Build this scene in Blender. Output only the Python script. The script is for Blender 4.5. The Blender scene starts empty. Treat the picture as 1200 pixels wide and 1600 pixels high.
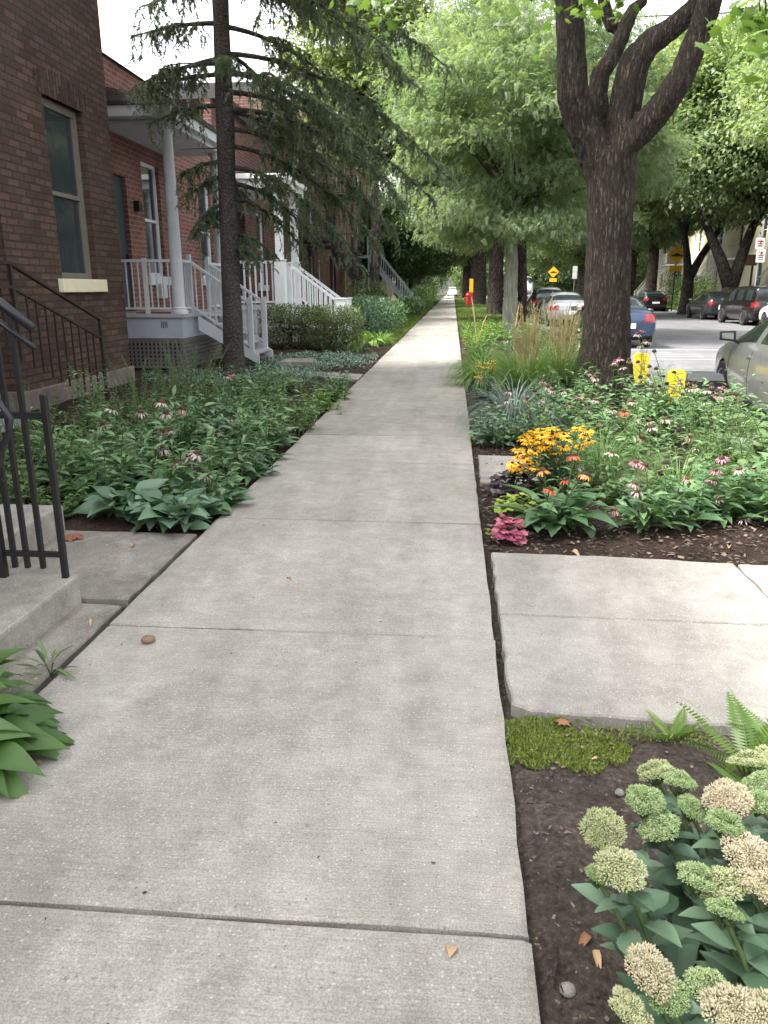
import bpy, bmesh, math, random
import numpy as np
from mathutils import Vector, Matrix, noise as mnoise
R = math.radians
random.seed(7); RNG = np.random.default_rng(11)
SC = bpy.context.scene
COL = SC.collection

# ------------------------------------------------------------------ camera
F_PX, CX, CY, VPX, VPY, CAMH = 1200.0, 600.0, 800.0, 708.0, 450.0, 1.5
_th = math.atan((CY-VPY)/F_PX); _ps = math.atan((VPX-CX)/math.hypot(F_PX, CY-VPY))
_st, _ct, _sp, _cp = math.sin(_th), math.cos(_th), math.sin(_ps), math.cos(_ps)
FW = Vector((-_sp*_ct, _cp*_ct, -_st)); RT = Vector((_cp, _sp, 0)); UP = Vector((-_sp*_st, _cp*_st, _ct))
def _ray(x, y): return FW + RT*((x-CX)/F_PX) + UP*((CY-y)/F_PX)
def PZ(x, y, z=0.0):            # photo pixel -> point on a level plane
    d = _ray(x, y); t = (z-CAMH)/d.z; return Vector((d.x*t, d.y*t, z))
def PX(x, y, X):
    d = _ray(x, y); t = X/d.x; return Vector((X, d.y*t, CAMH+d.z*t))
def PY(x, y, Y):
    d = _ray(x, y); t = Y/d.y; return Vector((d.x*t, Y, CAMH+d.z*t))
cd = bpy.data.cameras.new('camera'); cam = bpy.data.objects.new('camera', cd); COL.objects.link(cam)
cd.sensor_fit = 'VERTICAL'; cd.sensor_height = 32; cd.lens = 24; cd.clip_end = 3000; cd.clip_start = 0.05
m = Matrix((RT, UP, -FW)).transposed().to_4x4(); m.translation = (0, 0, CAMH); cam.matrix_world = m
SC.camera = cam

# ------------------------------------------------------------------ objects
def tag(o, label=None, cat=None, group=None, kind=None):
    if label: o['label'] = label
    if cat: o['category'] = cat
    if group: o['group'] = group
    if kind: o['kind'] = kind
    return o
def thing(name, label, cat, loc=(0, 0, 0), rz=0.0, group=None, scale=1.0):
    o = bpy.data.objects.new(name, None); COL.objects.link(o); o.empty_display_size = 0.1
    o.location = loc; o.rotation_euler = (0, 0, rz); o.scale = (scale,)*3 if not hasattr(scale, '__len__') else scale
    return tag(o, label, cat, group)
def link(name, me, parent=None, loc=None, rot=None, scale=None):
    o = bpy.data.objects.new(name, me); COL.objects.link(o)
    if parent: o.parent = parent
    if loc is not None: o.location = loc
    if rot is not None: o.rotation_euler = rot
    if scale is not None: o.scale = (scale,)*3 if not hasattr(scale, '__len__') else scale
    return o
def kids(o): return [c for c in o.children]
def dup(root, loc, rz=0.0, label=None, group=None, scale=None):
    r = root.copy(); COL.objects.link(r); r.location = loc; r.rotation_euler = (0, 0, rz)
    if scale is not None: r.scale = (scale,)*3 if not hasattr(scale, '__len__') else scale
    if label: r['label'] = label
    if group: r['group'] = group
    for ch in kids(root):
        c = ch.copy(); COL.objects.link(c); c.parent = r
        for g in kids(ch):
            d = g.copy(); COL.objects.link(d); d.parent = c
    return r

class MB:
    """collects boxes, bars, tubes and lathes into one mesh"""
    def __init__(s): s.v = []; s.f = []; s.m = []; s.mi = 0
    def add(s, vs, fs):
        b = len(s.v); s.v += [tuple(v) for v in vs]
        for f in fs: s.f.append([b+i for i in f]); s.m.append(s.mi)
        return s
    def box(s, x0, x1, y0, y1, z0, z1):
        return s.add([(x0,y0,z0),(x1,y0,z0),(x1,y1,z0),(x0,y1,z0),(x0,y0,z1),(x1,y0,z1),(x1,y1,z1),(x0,y1,z1)],
                     [(0,3,2,1),(4,5,6,7),(0,1,5,4),(1,2,6,5),(2,3,7,6),(3,0,4,7)])
    def hexa(s, lo, hi):          # two quads (same winding), bottom and top
        return s.add(list(lo)+list(hi), [(0,3,2,1),(4,5,6,7),(0,1,5,4),(1,2,6,5),(2,3,7,6),(3,0,4,7)])
    def bar(s, p, q, w, h=None, ref=(0, 0, 1)):
        p = Vector(p); q = Vector(q); h = h or w; d = (q-p).normalized(); r = Vector(ref)
        if abs(d.dot(r)) > 0.98: r = Vector((0, 1, 0))
        a = d.cross(r).normalized(); b = a.cross(d).normalized(); a *= w/2; b *= h/2
        return s.add([p-a-b, p+a-b, p+a+b, p-a+b, q-a-b, q+a-b, q+a+b, q-a+b],
                     [(0,3,2,1),(4,5,6,7),(0,1,5,4),(1,2,6,5),(2,3,7,6),(3,0,4,7)])
    def tube(s, pts, rad, n=8, cap=True):
        pts = [Vector(p) for p in pts]
        if not hasattr(rad, '__len__'): rad = [rad]*len(pts)
        base = len(s.v); u = None
        for i, p in enumerate(pts):
            d = (pts[min(i+1, len(pts)-1)] - pts[max(i-1, 0)]).normalized()
            if u is None:
                u = d.cross(Vector((0.13, 0.97, 0.2))).normalized()
                if u.length < 0.1: u = d.cross(Vector((1, 0, 0))).normalized()
            else: u = (u - d*u.dot(d)).normalized()
            w = d.cross(u)
            for k in range(n):
                a = 2*math.pi*k/n
                s.v.append(tuple(p + (u*math.cos(a) + w*math.sin(a))*rad[i]))
        for i in range(len(pts)-1):
            for k in range(n):
                a = base+i*n+k; b = base+i*n+(k+1) % n
                s.f.append([a, b, b+n, a+n]); s.m.append(s.mi)
        if cap:
            s.f.append([base+k for k in range(n)][::-1]); s.m.append(s.mi)
            s.f.append([base+(len(pts)-1)*n+k for k in range(n)]); s.m.append(s.mi)
        return s
    def lathe(s, c, prof, n=16, M=None):
        c = Vector(c); base = len(s.v)
        for r, z in prof:
            for k in range(n):
                a = 2*math.pi*k/n; v = Vector((r*math.cos(a), r*math.sin(a), z))
                if M is not None: v = M @ v
                s.v.append(tuple(c+v))
        for i in range(len(prof)-1):
            for k in range(n):
                a = base+i*n+k; b = base+i*n+(k+1) % n
                s.f.append([a, b, b+n, a+n]); s.m.append(s.mi)
        s.f.append([base+k for k in range(n)][::-1]); s.m.append(s.mi)
        s.f.append([base+(len(prof)-1)*n+k for k in range(n)]); s.m.append(s.mi)
        return s
    def prism(s, poly, axis, a, b):     # poly of 2D points extruded along axis ('x','y','z')
        n = len(poly)
        def P(u, v, t): return {'x': (t, u, v), 'y': (u, t, v), 'z': (u, v, t)}[axis]
        vs = [P(u, v, a) for u, v in poly] + [P(u, v, b) for u, v in poly]
        fs = [tuple(range(n))[::-1], tuple(range(n, 2*n))] + [(i, (i+1) % n, n+(i+1) % n, n+i) for i in range(n)]
        return s.add(vs, fs)
    def mesh(s, name, mats, smooth=False, bevel=0.0, angle=None):
        me = bpy.data.meshes.new(name); me.from_pydata(s.v, [], s.f)
        for mt in (mats if isinstance(mats, (list, tuple)) else [mats]): me.materials.append(mt)
        if any(s.m): me.polygons.foreach_set('material_index', s.m)
        bm = bmesh.new(); bm.from_mesh(me)
        bmesh.ops.recalc_face_normals(bm, faces=bm.faces)
        if bevel > 0:
            es = [e for e in bm.edges if len(e.link_faces) == 2 and e.calc_face_angle(0) > 0.6]
            bmesh.ops.bevel(bm, geom=es, offset=bevel, segments=2, profile=0.6, affect='EDGES', clamp_overlap=True)
        bm.to_mesh(me); bm.free()
        if smooth:
            me.polygons.foreach_set('use_smooth', [True]*len(me.polygons))
            if angle: me.set_sharp_from_angle(angle=R(angle))
        me.update(); return me
    def build(s, name, mats, parent=None, smooth=False, bevel=0.0, angle=None, loc=None):
        return link(name, s.mesh(name, mats, smooth, bevel, angle), parent, loc)

class NP:
    """collects many copies of a small template (leaves, petals, needles) into one mesh, with a random tint per copy"""
    def __init__(s): s.V = []; s.L = []; s.S = []; s.T = []; s.MI = []; s.n = 0
    def add(s, tpl, pos, B, scale, tint=None, mi=0):
        tv, tf = tpl; tv = np.asarray(tv, float); pos = np.asarray(pos, float).reshape(-1, 3); N = len(pos)
        if N == 0: return s
        scale = np.asarray(scale, float)
        if scale.ndim == 0: scale = np.full((N, 3), float(scale))
        elif scale.ndim == 1: scale = np.repeat(scale[:, None], 3, 1)
        loc = tv[None]*scale[:, None, :]
        w = np.einsum('nij,nkj->nki', B, loc) + pos[:, None, :]
        if tint is None: tint = RNG.random(N)
        k = len(tv)
        fl = np.concatenate([np.asarray(f) for f in tf]); sz = np.array([len(f) for f in tf])
        off = (np.arange(N)*k + s.n)[:, None]
        s.V.append(w.reshape(-1, 3)); s.L.append((fl[None]+off).ravel()); s.S.append(np.tile(sz, N))
        tt = np.repeat(tint, k)
        if k >= 9 and mi == 0: tt = tt+np.tile(np.where(np.abs(tv[:, 0]) < 1e-9, .13, -.05), N)
        s.T.append(tt); s.MI.append(np.full(N*len(sz), mi)); s.n += N*k
        return s
    def addmesh(s, vs, fs, tint=0.5, mi=0):
        return s.add((vs, fs), [(0, 0, 0)], np.eye(3)[None], 1.0, np.array([tint]), mi)
    def mesh(s, name, mats, smooth=True):
        me = bpy.data.meshes.new(name)
        V = np.concatenate(s.V); L = np.concatenate(s.L); S = np.concatenate(s.S)
        me.vertices.add(len(V)); me.vertices.foreach_set('co', V.astype(np.float32).ravel())
        me.loops.add(len(L)); me.loops.foreach_set('vertex_index', L.astype(np.int32))
        me.polygons.add(len(S)); st = np.concatenate([[0], np.cumsum(S)[:-1]])
        me.polygons.foreach_set('loop_start', st.astype(np.int32))
        me.polygons.foreach_set('loop_total', S.astype(np.int32))
        for mt in (mats if isinstance(mats, (list, tuple)) else [mats]): me.materials.append(mt)
        me.polygons.foreach_set('material_index', np.concatenate(s.MI).astype(np.int32))
        me.update(calc_edges=True); me.validate()
        if smooth: me.polygons.foreach_set('use_smooth', [True]*len(me.polygons))
        a = me.attributes.new('tint', 'FLOAT', 'POINT'); a.data.foreach_set('value', np.concatenate(s.T).astype(np.float32))
        return me
    def build(s, name, mats, parent=None, smooth=True, loc=None):
        return link(name, s.mesh(name, mats, smooth), parent, loc)

def norm(a): return a/np.maximum(np.linalg.norm(a, axis=-1, keepdims=True), 1e-9)
def basis(d, up=None):
    """rotation matrices: local +Y along d, local +Z as near to up as it can be"""
    d = norm(np.asarray(d, float).reshape(-1, 3)); N = len(d)
    if up is None: up = np.tile([0, 0, 1.0], (N, 1))
    up = np.asarray(up, float)
    if up.ndim == 1: up = np.tile(up, (N, 1))
    up = up + RNG.normal(0, 1e-3, (N, 3))
    x = norm(np.cross(d, up)); z = np.cross(x, d)
    return np.stack([x, d, z], -1)
def rdir(n): return norm(RNG.normal(0, 1, (n, 3)))
def uni(a, b, n=None): return RNG.uniform(a, b, n)

# ------------------------------------------------------------------ leaf templates (axis +Y, length 1)
def leaf_tpl(w, curl=0.25, fold=0.15, segs=4, p=0.8, stalk=0.0, wave=0.0):
    vs = []; fs = []
    for i in range(segs+1):
        t = i/segs; hw = w/2*(math.sin(math.pi*min(1, t**p)) if 0 < i < segs else 0.02)
        y = stalk+(1-stalk)*t; z = -curl*t*t + 0.35*curl*t
        vs += [(-hw, y, z+fold*hw*2+wave*(i % 2)), (0, y, z), (hw, y, z+fold*hw*2-wave*(i % 2))]
    for i in range(segs):
        a = 3*i; fs += [(a, a+1, a+4, a+3), (a+1, a+2, a+5, a+4)]
    if stalk > 0:
        b = len(vs); vs += [(-0.012, 0, 0), (0.012, 0, 0), (0.012, stalk, 0.0), (-0.012, stalk, 0.0)]; fs.append((b, b+1, b+2, b+3))
    return vs, fs
def blade_tpl(w, bend=0.5, segs=6):
    vs = []; fs = []
    for i in range(segs+1):
        t = i/segs; a = bend*t*t*1.6; hw = w/2*(1-t**2.2)+0.0006
        y = math.sin(a)/max(a, 1e-3)*t if a > 1e-3 else t
        z = -t*(1-math.cos(a))/max(a, 1e-3)*1.4
        vs += [(-hw, y, z+hw*0.5), (0, y, z), (hw, y, z+hw*0.5)]
    for i in range(segs):
        a = 3*i; fs += [(a, a+1, a+4, a+3), (a+1, a+2, a+5, a+4)]
    return vs, fs
def toothed_tpl(w, n=7, tooth=0.06, curl=0.2, fold=0.2, p=1.1):
    L = []; 
    for i in range(n+1):
        t = i/n; hw = w/2*math.sin(math.pi*min(1, t**p)) if 0 < i < n else 0.015
        L.append((hw, t))
        if 0 < i < n: L.append((hw-tooth*w*0.6, t+0.25/n))
    vs = []; fs = []
    for hw, t in L:
        z = -curl*t*t + 0.3*curl*t
        vs += [(-hw, t, z+fold*hw*2), (0, t, z), (hw, t, z+fold*hw*2)]
    for i in range(len(L)-1):
        a = 3*i; fs += [(a, a+1, a+4, a+3), (a+1, a+2, a+5, a+4)]
    return vs, fs
def maple_tpl(curl=0.2):
    o = [(0,0),(.10,.16),(.38,.02),(.36,.20),(.52,.30),(.42,.38),(.56,.62),(.36,.58),(.30,.70),(.17,.62),(.18,.82),(.08,.80),(0,1)]
    pts = o + [(-x, y) for x, y in o[-2:0:-1]]
    vs = [(x, y, -curl*(y-.3)**2-0.25*x*x*curl*3) for x, y in pts] + [(0, 0.4, 0.03)]
    c = len(vs)-1; n = len(pts)
    return vs, [(i, (i+1) % n, c) for i in range(n)]
def diamond_tpl(w=0.6): return [(0,0,0),(w/2,.45,.06),(0,1,-.05),(-w/2,.45,.06)], [(0,1,2,3)]
def spray_tpl(n=6, ll=0.30, lw=0.11, droop=0.45):
    """pinnate leaf: rachis of length 1 with n pairs of leaflets"""
    vs = []; fs = []
    for i in range(n):
        t = (i+0.7)/n; z = -droop*t*t
        for sgn in (-1, 1):
            b = len(vs); L = ll*(1-0.35*t); W = lw*(1-0.2*t); dz = -0.25*L
            vs += [(0, t, z), (sgn*L*0.5, t+L*0.12-W/2, z+dz*.3), (sgn*L, t+L*0.3, z+dz), (sgn*L*0.5, t+L*0.2+W/2, z+dz*.3)]
            fs.append((b, b+1, b+2, b+3) if sgn > 0 else (b, b+3, b+2, b+1))
    b = len(vs); vs += [(0, 0.95, -droop*.9), (lw*.5, 1.08, -droop*1.1), (0, 1.25, -droop*1.4), (-lw*.5, 1.08, -droop*1.1)]; fs.append((b, b+1, b+2, b+3))
    return vs, fs

# ------------------------------------------------------------------ materials
def mat(name):
    m = bpy.data.materials.new(name); m.use_nodes = True
    nt = m.node_tree; return m, nt, nt.nodes, nt.links, nt.nodes['Principled BSDF']
def ND(nt, typ, **kw):
    n = nt.nodes.new(typ)
    for k, v in kw.items():
        if k.startswith('i_'): n.inputs[k[2:].replace('_', ' ')].default_value = v
        else: setattr(n, k, v)
    return n
def rgba(c): return (c[0], c[1], c[2], 1.0)
def ramp(nt, fac, stops):
    r = nt.nodes.new('ShaderNodeValToRGB'); e = r.color_ramp.elements
    while len(e) < len(stops): e.new(0.5)
    for k, (p, c) in enumerate(stops): e[k].position = p; e[k].color = rgba(c) if hasattr(c, '__len__') else (c, c, c, 1)
    nt.links.new(fac, r.inputs['Fac']); return r.outputs['Color']
def coords(nt, scale=(1, 1, 1), kind='Object'):
    t = nt.nodes.new('ShaderNodeTexCoord'); mp = nt.nodes.new('ShaderNodeMapping'); mp.inputs['Scale'].default_value = scale
    nt.links.new(t.outputs[kind], mp.inputs['Vector']); return mp.outputs['Vector']
def noise(nt, vec, scale, detail=4, rough=0.55):
    n = ND(nt, 'ShaderNodeTexNoise'); n.inputs['Scale'].default_value = scale; n.inputs['Detail'].default_value = detail
    n.inputs['Roughness'].default_value = rough
    if vec is not None: nt.links.new(vec, n.inputs['Vector'])
    return n.outputs['Fac']
def mixc(nt, fac, a, b, typ='MIX'):
    n = nt.nodes.new('ShaderNodeMix'); n.data_type = 'RGBA'; n.blend_type = typ
    for sock, v in ((n.inputs[0], fac), (n.inputs[6], a), (n.inputs[7], b)):
        if isinstance(v, (int, float)): sock.default_value = v
        elif hasattr(v, '__len__'): sock.default_value = rgba(v)
        else: nt.links.new(v, sock)
    return n.outputs[2]
def math_(nt, op, a, b=0.0):
    n = nt.nodes.new('ShaderNodeMath'); n.operation = op
    for k, v in enumerate((a, b)):
        if isinstance(v, (int, float)): n.inputs[k].default_value = v
        else: nt.links.new(v, n.inputs[k])
    return n.outputs[0]
def bump(nt, bsdf, h, strength=0.3, dist=0.01, prev=None):
    b = nt.nodes.new('ShaderNodeBump'); b.inputs['Strength'].default_value = strength; b.inputs['Distance'].default_value = dist
    nt.links.new(h, b.inputs['Height'])
    if prev is not None: nt.links.new(prev, b.inputs['Normal'])
    if bsdf is not None: nt.links.new(b.outputs[0], bsdf.inputs['Normal'])
    return b.outputs[0]

def plain(name, col, rough=0.5, metal=0.0, var=0.12, vscale=6.0, bumps=0.0, coat=0.0, spec=0.5):
    m, nt, N, L, b = mat(name)
    v = coords(nt); n1 = noise(nt, v, vscale, 5)
    c = mixc(nt, n1, [x*(1-var) for x in col], [min(1, x*(1+var)) for x in col])
    L.new(c, b.inputs['Base Color']); b.inputs['Roughness'].default_value = rough; b.inputs['Metallic'].default_value = metal
    b.inputs['Coat Weight'].default_value = coat; b.inputs['Specular IOR Level'].default_value = spec
    if bumps: bump(nt, b, noise(nt, v, vscale*12, 4), bumps, 0.005)
    return m
def leafmat(name, cols, trans=0.35, rough=0.42, nscale=3.0, spec=0.5):
    """cols: dark .. light foliage colours picked by the random tint of each leaf"""
    m, nt, N, L, b = mat(name)
    a = ND(nt, 'ShaderNodeAttribute', attribute_name='tint'); n1 = noise(nt, coords(nt), nscale, 3)
    oi = ND(nt, 'ShaderNodeObjectInfo')
    f = math_(nt, 'ADD', math_(nt, 'MULTIPLY', a.outputs['Fac'], 0.62), math_(nt, 'MULTIPLY', n1, 0.42))
    f = math_(nt, 'ADD', f, math_(nt, 'MULTIPLY', math_(nt, 'SUBTRACT', oi.outputs['Random'], 0.5), 0.22))
    c = ramp(nt, f, [(0.15+0.7*i/max(1, len(cols)-1), k) for i, k in enumerate(cols)])
    L.new(c, b.inputs['Base Color']); b.inputs['Roughness'].default_value = rough; b.inputs['Specular IOR Level'].default_value = spec
    t = ND(nt, 'ShaderNodeBsdfTranslucent'); mx = ND(nt, 'ShaderNodeMixShader'); mx.inputs[0].default_value = trans
    c2 = mixc(nt, 1.0, c, (1.18, 1.22, 0.62), 'MULTIPLY'); L.new(c2, t.inputs['Color'])
    L.new(b.outputs[0], mx.inputs[1]); L.new(t.outputs[0], mx.inputs[2]); L.new(mx.outputs[0], N['Material Output'].inputs['Surface'])
    return m
def brickmat(name, c1, c2, mortar, bw=0.27, rh=0.094, ms=0.014, swap=False, dirt=0.5, arch=False):
    m, nt, N, L, b = mat(name)
    t = ND(nt, 'ShaderNodeTexCoord'); s = ND(nt, 'ShaderNodeSeparateXYZ'); L.new(t.outputs['Object'], s.inputs[0])
    u = math_(nt, 'ADD', s.outputs[0], s.outputs[1]); cb = ND(nt, 'ShaderNodeCombineXYZ')
    wob = noise(nt, t.outputs['Object'], 14, 3); wz = math_(nt, 'MULTIPLY', math_(nt, 'SUBTRACT', wob, 0.5), 0.012)
    z = math_(nt, 'ADD', s.outputs[2], wz)
    if swap: L.new(z, cb.inputs[0]); L.new(u, cb.inputs[1])
    else: L.new(u, cb.inputs[0]); L.new(z, cb.inputs[1])
    br = ND(nt, 'ShaderNodeTexBrick'); L.new(cb.outputs[0], br.inputs['Vector'])
    br.inputs['Scale'].default_value = 1.0; br.inputs['Brick Width'].default_value = bw; br.inputs['Row Height'].default_value = rh
    br.inputs['Mortar Size'].default_value = ms; br.inputs['Mortar Smooth'].default_value = 0.25; br.inputs['Bias'].default_value = 0.0
    br.inputs['Color1'].default_value = rgba(c1); br.inputs['Color2'].default_value = rgba(c2); br.inputs['Mortar'].default_value = rgba(mortar)
    n1 = noise(nt, t.outputs['Object'], 1.3, 5); n2 = noise(nt, t.outputs['Object'], 38, 4)
    c = mixc(nt, dirt, br.outputs['Color'], ramp(nt, n1, [(0.3, 0.55), (0.7, 1.3)]), 'MULTIPLY')
    c = mixc(nt, 0.55, c, ramp(nt, n2, [(0.3, 0.55), (0.72, 1.35)]), 'MULTIPLY')
    L.new(c, b.inputs['Base Color']); b.inputs['Roughness'].default_value = 0.88; b.inputs['Specular IOR Level'].default_value = 0.25
    h = math_(nt, 'ADD', math_(nt, 'MULTIPLY', br.outputs['Fac'], -1.0), math_(nt, 'MULTIPLY', n2, 0.8))
    bump(nt, b, h, 0.75, 0.012); return m
def concretemat(name, cols, grain=1.0, broom=1.0, stain=1.0, slabs=False):
    m, nt, N, L, b = mat(name)
    v = coords(nt); vb = coords(nt, (2.2, 55.0, 1.0)); vs = coords(nt, (2.6, 0.42, 1.0))
    big = noise(nt, v, 0.9, 7, 0.62); streak = noise(nt, vs, 1.0, 5, 0.6); med = noise(nt, v, 7.0, 6, 0.65); fine = noise(nt, v, 210, 3, 0.7)
    br = noise(nt, vb, 3.0, 4, 0.6)
    c = ramp(nt, big, [(0.30, cols[0]), (0.5, cols[1]), (0.72, cols[2])])
    c = mixc(nt, 0.55*stain, c, ramp(nt, streak, [(0.32, 0.72), (0.66, 1.22)]), 'MULTIPLY')
    c = mixc(nt, 0.5*stain, c, ramp(nt, med, [(0.30, 0.66), (0.68, 1.25)]), 'MULTIPLY')
    c = mixc(nt, 0.34*broom, c, ramp(nt, br, [(0.34, 0.62), (0.64, 1.25)]), 'MULTIPLY')
    c = mixc(nt, 0.62*grain, c, ramp(nt, fine, [(0.34, 0.5), (0.52, 1.0), (0.68, 1.5)]), 'MULTIPLY')
    blot = ramp(nt, noise(nt, v, 3.3, 8, 0.72), [(0.55, 0.0), (0.70, 1.0)]); c = mixc(nt, math_(nt, 'MULTIPLY', blot, 0.30*stain), c, (0.46, 0.44, 0.415))
    dk = ramp(nt, noise(nt, coords(nt, (1.3, .8, 1)), 1.7, 7, 0.7), [(0.52, 0.0), (0.72, 1.0)]); c = mixc(nt, math_(nt, 'MULTIPLY', dk, 0.22*stain), c, (0.155, 0.135, 0.115))
    vo = ND(nt, 'ShaderNodeTexVoronoi'); vo.inputs['Scale'].default_value = 70; L.new(v, vo.inputs['Vector'])
    sp = ramp(nt, vo.outputs['Distance'], [(0.16, 1.0), (0.30, 0.0)])
    pick = ramp(nt, vo.outputs['Color'], [(0.55, 0.0), (0.62, 1.0)])
    c = mixc(nt, math_(nt, 'MULTIPLY', math_(nt, 'MULTIPLY', sp, pick), 0.5*grain), c, (0.52, 0.50, 0.47))
    vo2 = ND(nt, 'ShaderNodeTexVoronoi'); vo2.inputs['Scale'].default_value = 48; L.new(v, vo2.inputs['Vector'])
    pit = math_(nt, 'MULTIPLY', ramp(nt, vo2.outputs['Distance'], [(0.08, 1.0), (0.2, 0.0)]), ramp(nt, vo2.outputs['Color'], [(0.72, 0.0), (0.76, 1.0)]))
    c = mixc(nt, math_(nt, 'MULTIPLY', pit, 0.6*grain), c, (0.09, 0.085, 0.08))
    L.new(c, b.inputs['Base Color']); b.inputs['Roughness'].default_value = 0.9; b.inputs['Specular IOR Level'].default_value = 0.25
    if slabs:
        at_ = ND(nt, 'ShaderNodeAttribute', attribute_name='tint'); c = mixc(nt, 1.0, c, ramp(nt, at_.outputs['Fac'], [(0.0, (0.93,0.925,0.92)), (1.0, (1.06,1.055,1.04))]), 'MULTIPLY'); L.new(c, b.inputs['Base Color'])
    h = math_(nt, 'ADD', math_(nt, 'MULTIPLY', br, 0.9*broom), math_(nt, 'ADD', fine, math_(nt, 'MULTIPLY', med, 0.8)))
    h = math_(nt, 'SUBTRACT', h, pit)
    bump(nt, b, h, 0.55, 0.004); return m
def soilmat(name, cols):
    m, nt, N, L, b = mat(name)
    v = coords(nt); a = noise(nt, v, 2.2, 7, 0.65); f = noise(nt, v, 45, 5, 0.7)
    c = ramp(nt, a, [(0.3, cols[0]), (0.5, cols[1]), (0.72, cols[2])])
    c = mixc(nt, 0.8, c, ramp(nt, f, [(0.34, 0.35), (0.55, 1.0), (0.7, 1.9)]), 'MULTIPLY')
    L.new(c, b.inputs['Base Color']); b.inputs['Roughness'].default_value = 0.95; b.inputs['Specular IOR Level'].default_value = 0.15
    vo = ND(nt, 'ShaderNodeTexVoronoi'); vo.inputs['Scale'].default_value = 55; L.new(v, vo.inputs['Vector'])
    h = math_(nt, 'SUBTRACT', math_(nt, 'ADD', f, math_(nt, 'MULTIPLY', noise(nt, v, 160, 3), 0.5)), math_(nt, 'MULTIPLY', vo.outputs['Distance'], 0.8))
    bump(nt, b, h, 0.9, 0.012); return m
def barkmat(name, cols, zs=0.16, scale=26.0, strength=1.0, dist=0.03):
    m, nt, N, L, b = mat(name)
    v = coords(nt, (1, 1, zs)); n = noise(nt, v, scale, 6, 0.62); n2 = noise(nt, coords(nt), 2.0, 4)
    vo = ND(nt, 'ShaderNodeTexVoronoi', feature='DISTANCE_TO_EDGE'); vo.inputs['Scale'].default_value = scale*0.9
    wv = math_(nt, 'MULTIPLY', n, 0.25); va = ND(nt, 'ShaderNodeVectorMath', operation='ADD'); L.new(v, va.inputs[0])
    cmb = ND(nt, 'ShaderNodeCombineXYZ'); L.new(wv, cmb.inputs[0]); L.new(wv, cmb.inputs[1]); L.new(cmb.outputs[0], va.inputs[1]); L.new(va.outputs[0], vo.inputs['Vector'])
    e = ramp(nt, vo.outputs['Distance'], [(0.0, 0.0), (0.28, 1.0)])
    h = math_(nt, 'MULTIPLY', e, math_(nt, 'ADD', 0.35, n))
    c = ramp(nt, h, [(0.05, cols[0]), (0.45, cols[1]), (0.95, cols[2])])
    c = mixc(nt, 0.6, c, ramp(nt, n2, [(0.3, 0.6), (0.7, 1.35)]), 'MULTIPLY')
    L.new(c, b.inputs['Base Color']); b.inputs['Roughness'].default_value = 0.95; b.inputs['Specular IOR Level'].default_value = 0.15
    bump(nt, b, h, strength, dist); return m
def glassmat(name, col=(0.03, 0.04, 0.045), rough=0.06):
    m, nt, N, L, b = mat(name)
    n = noise(nt, coords(nt), 1.5, 3); c = mixc(nt, n, [x*0.6 for x in col], [x*1.5 for x in col])
    L.new(c, b.inputs['Base Color']); b.inputs['Roughness'].default_value = rough; b.inputs['Specular IOR Level'].default_value = 0.6
    return m
def carpaint(name, col, metal=0.4):
    m, nt, N, L, b = mat(name)
    n = noise(nt, coords(nt), 3.0, 5); c = mixc(nt, n, [x*0.9 for x in col], [x*1.08 for x in col])
    L.new(c, b.inputs['Base Color']); b.inputs['Metallic'].default_value = metal; b.inputs['Coat Weight'].default_value = 0.8
    b.inputs['Coat Roughness'].default_value = 0.05
    L.new(ramp(nt, noise(nt, coords(nt), 9.0, 4), [(0.3, 0.28), (0.7, 0.42)]), b.inputs['Roughness']); return m
M = {}
M['sidewalk'] = concretemat('sidewalk_concrete', [(0.246,0.229,0.203),(0.289,0.271,0.243),(0.335,0.316,0.286)], slabs=True)
M['walk'] = concretemat('walkway_concrete', [(0.215,0.20,0.178),(0.28,0.262,0.236),(0.375,0.356,0.327)], broom=0.3)
M['oldwalk'] = concretemat('old_walkway_concrete', [(0.13,0.115,0.098),(0.19,0.172,0.15),(0.26,0.24,0.21)], broom=0.0, stain=1.2)
M['step'] = concretemat('step_concrete', [(0.17,0.16,0.135),(0.25,0.235,0.205),(0.36,0.34,0.30)], broom=0.0, stain=1.3)
M['curb'] = concretemat('curb_concrete', [(0.24,0.23,0.215),(0.33,0.32,0.30),(0.42,0.41,0.39)], broom=0.0)
M['soil'] = soilmat('garden_soil', [(0.042,0.033,0.028),(0.076,0.061,0.051),(0.15,0.122,0.103)])
M['mulch'] = soilmat('bark_mulch', [(0.018,0.012,0.009),(0.036,0.024,0.018),(0.075,0.052,0.04)])
M['earth'] = soilmat('earth', [(0.03,0.028,0.02),(0.05,0.045,0.032),(0.08,0.07,0.05)])
M['asphalt'] = concretemat('asphalt', [(0.115,0.115,0.12),(0.145,0.145,0.15),(0.175,0.175,0.18)], broom=0.0, stain=0.7, grain=0.5)
M['brick_brown'] = brickmat('brown_brick', (0.066,0.039,0.030), (0.125,0.074,0.056), (0.050,0.039,0.034))
M['brick_brown_up'] = brickmat('brown_brick_soldier', (0.045,0.026,0.022), (0.120,0.070,0.056), (0.040,0.031,0.028), bw=0.24, rh=0.085, swap=True)
M['brick_red'] = brickmat('red_brick', (0.150,0.050,0.040), (0.225,0.086,0.066), (0.22,0.18,0.16))
M['brick_dark'] = brickmat('dark_red_brick', (0.095,0.042,0.034), (0.145,0.064,0.050), (0.17,0.12,0.10))
M['brick_tan'] = brickmat('tan_brick', (0.40,0.33,0.25), (0.50,0.42,0.32), (0.45,0.40,0.34))
M['stone'] = concretemat('foundation_stone', [(0.12,0.09,0.085),(0.19,0.145,0.135),(0.28,0.22,0.20)], broom=0, stain=1.5)
M['taupe'] = plain('taupe_window_paint', (0.17,0.15,0.125), 0.55)
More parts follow.
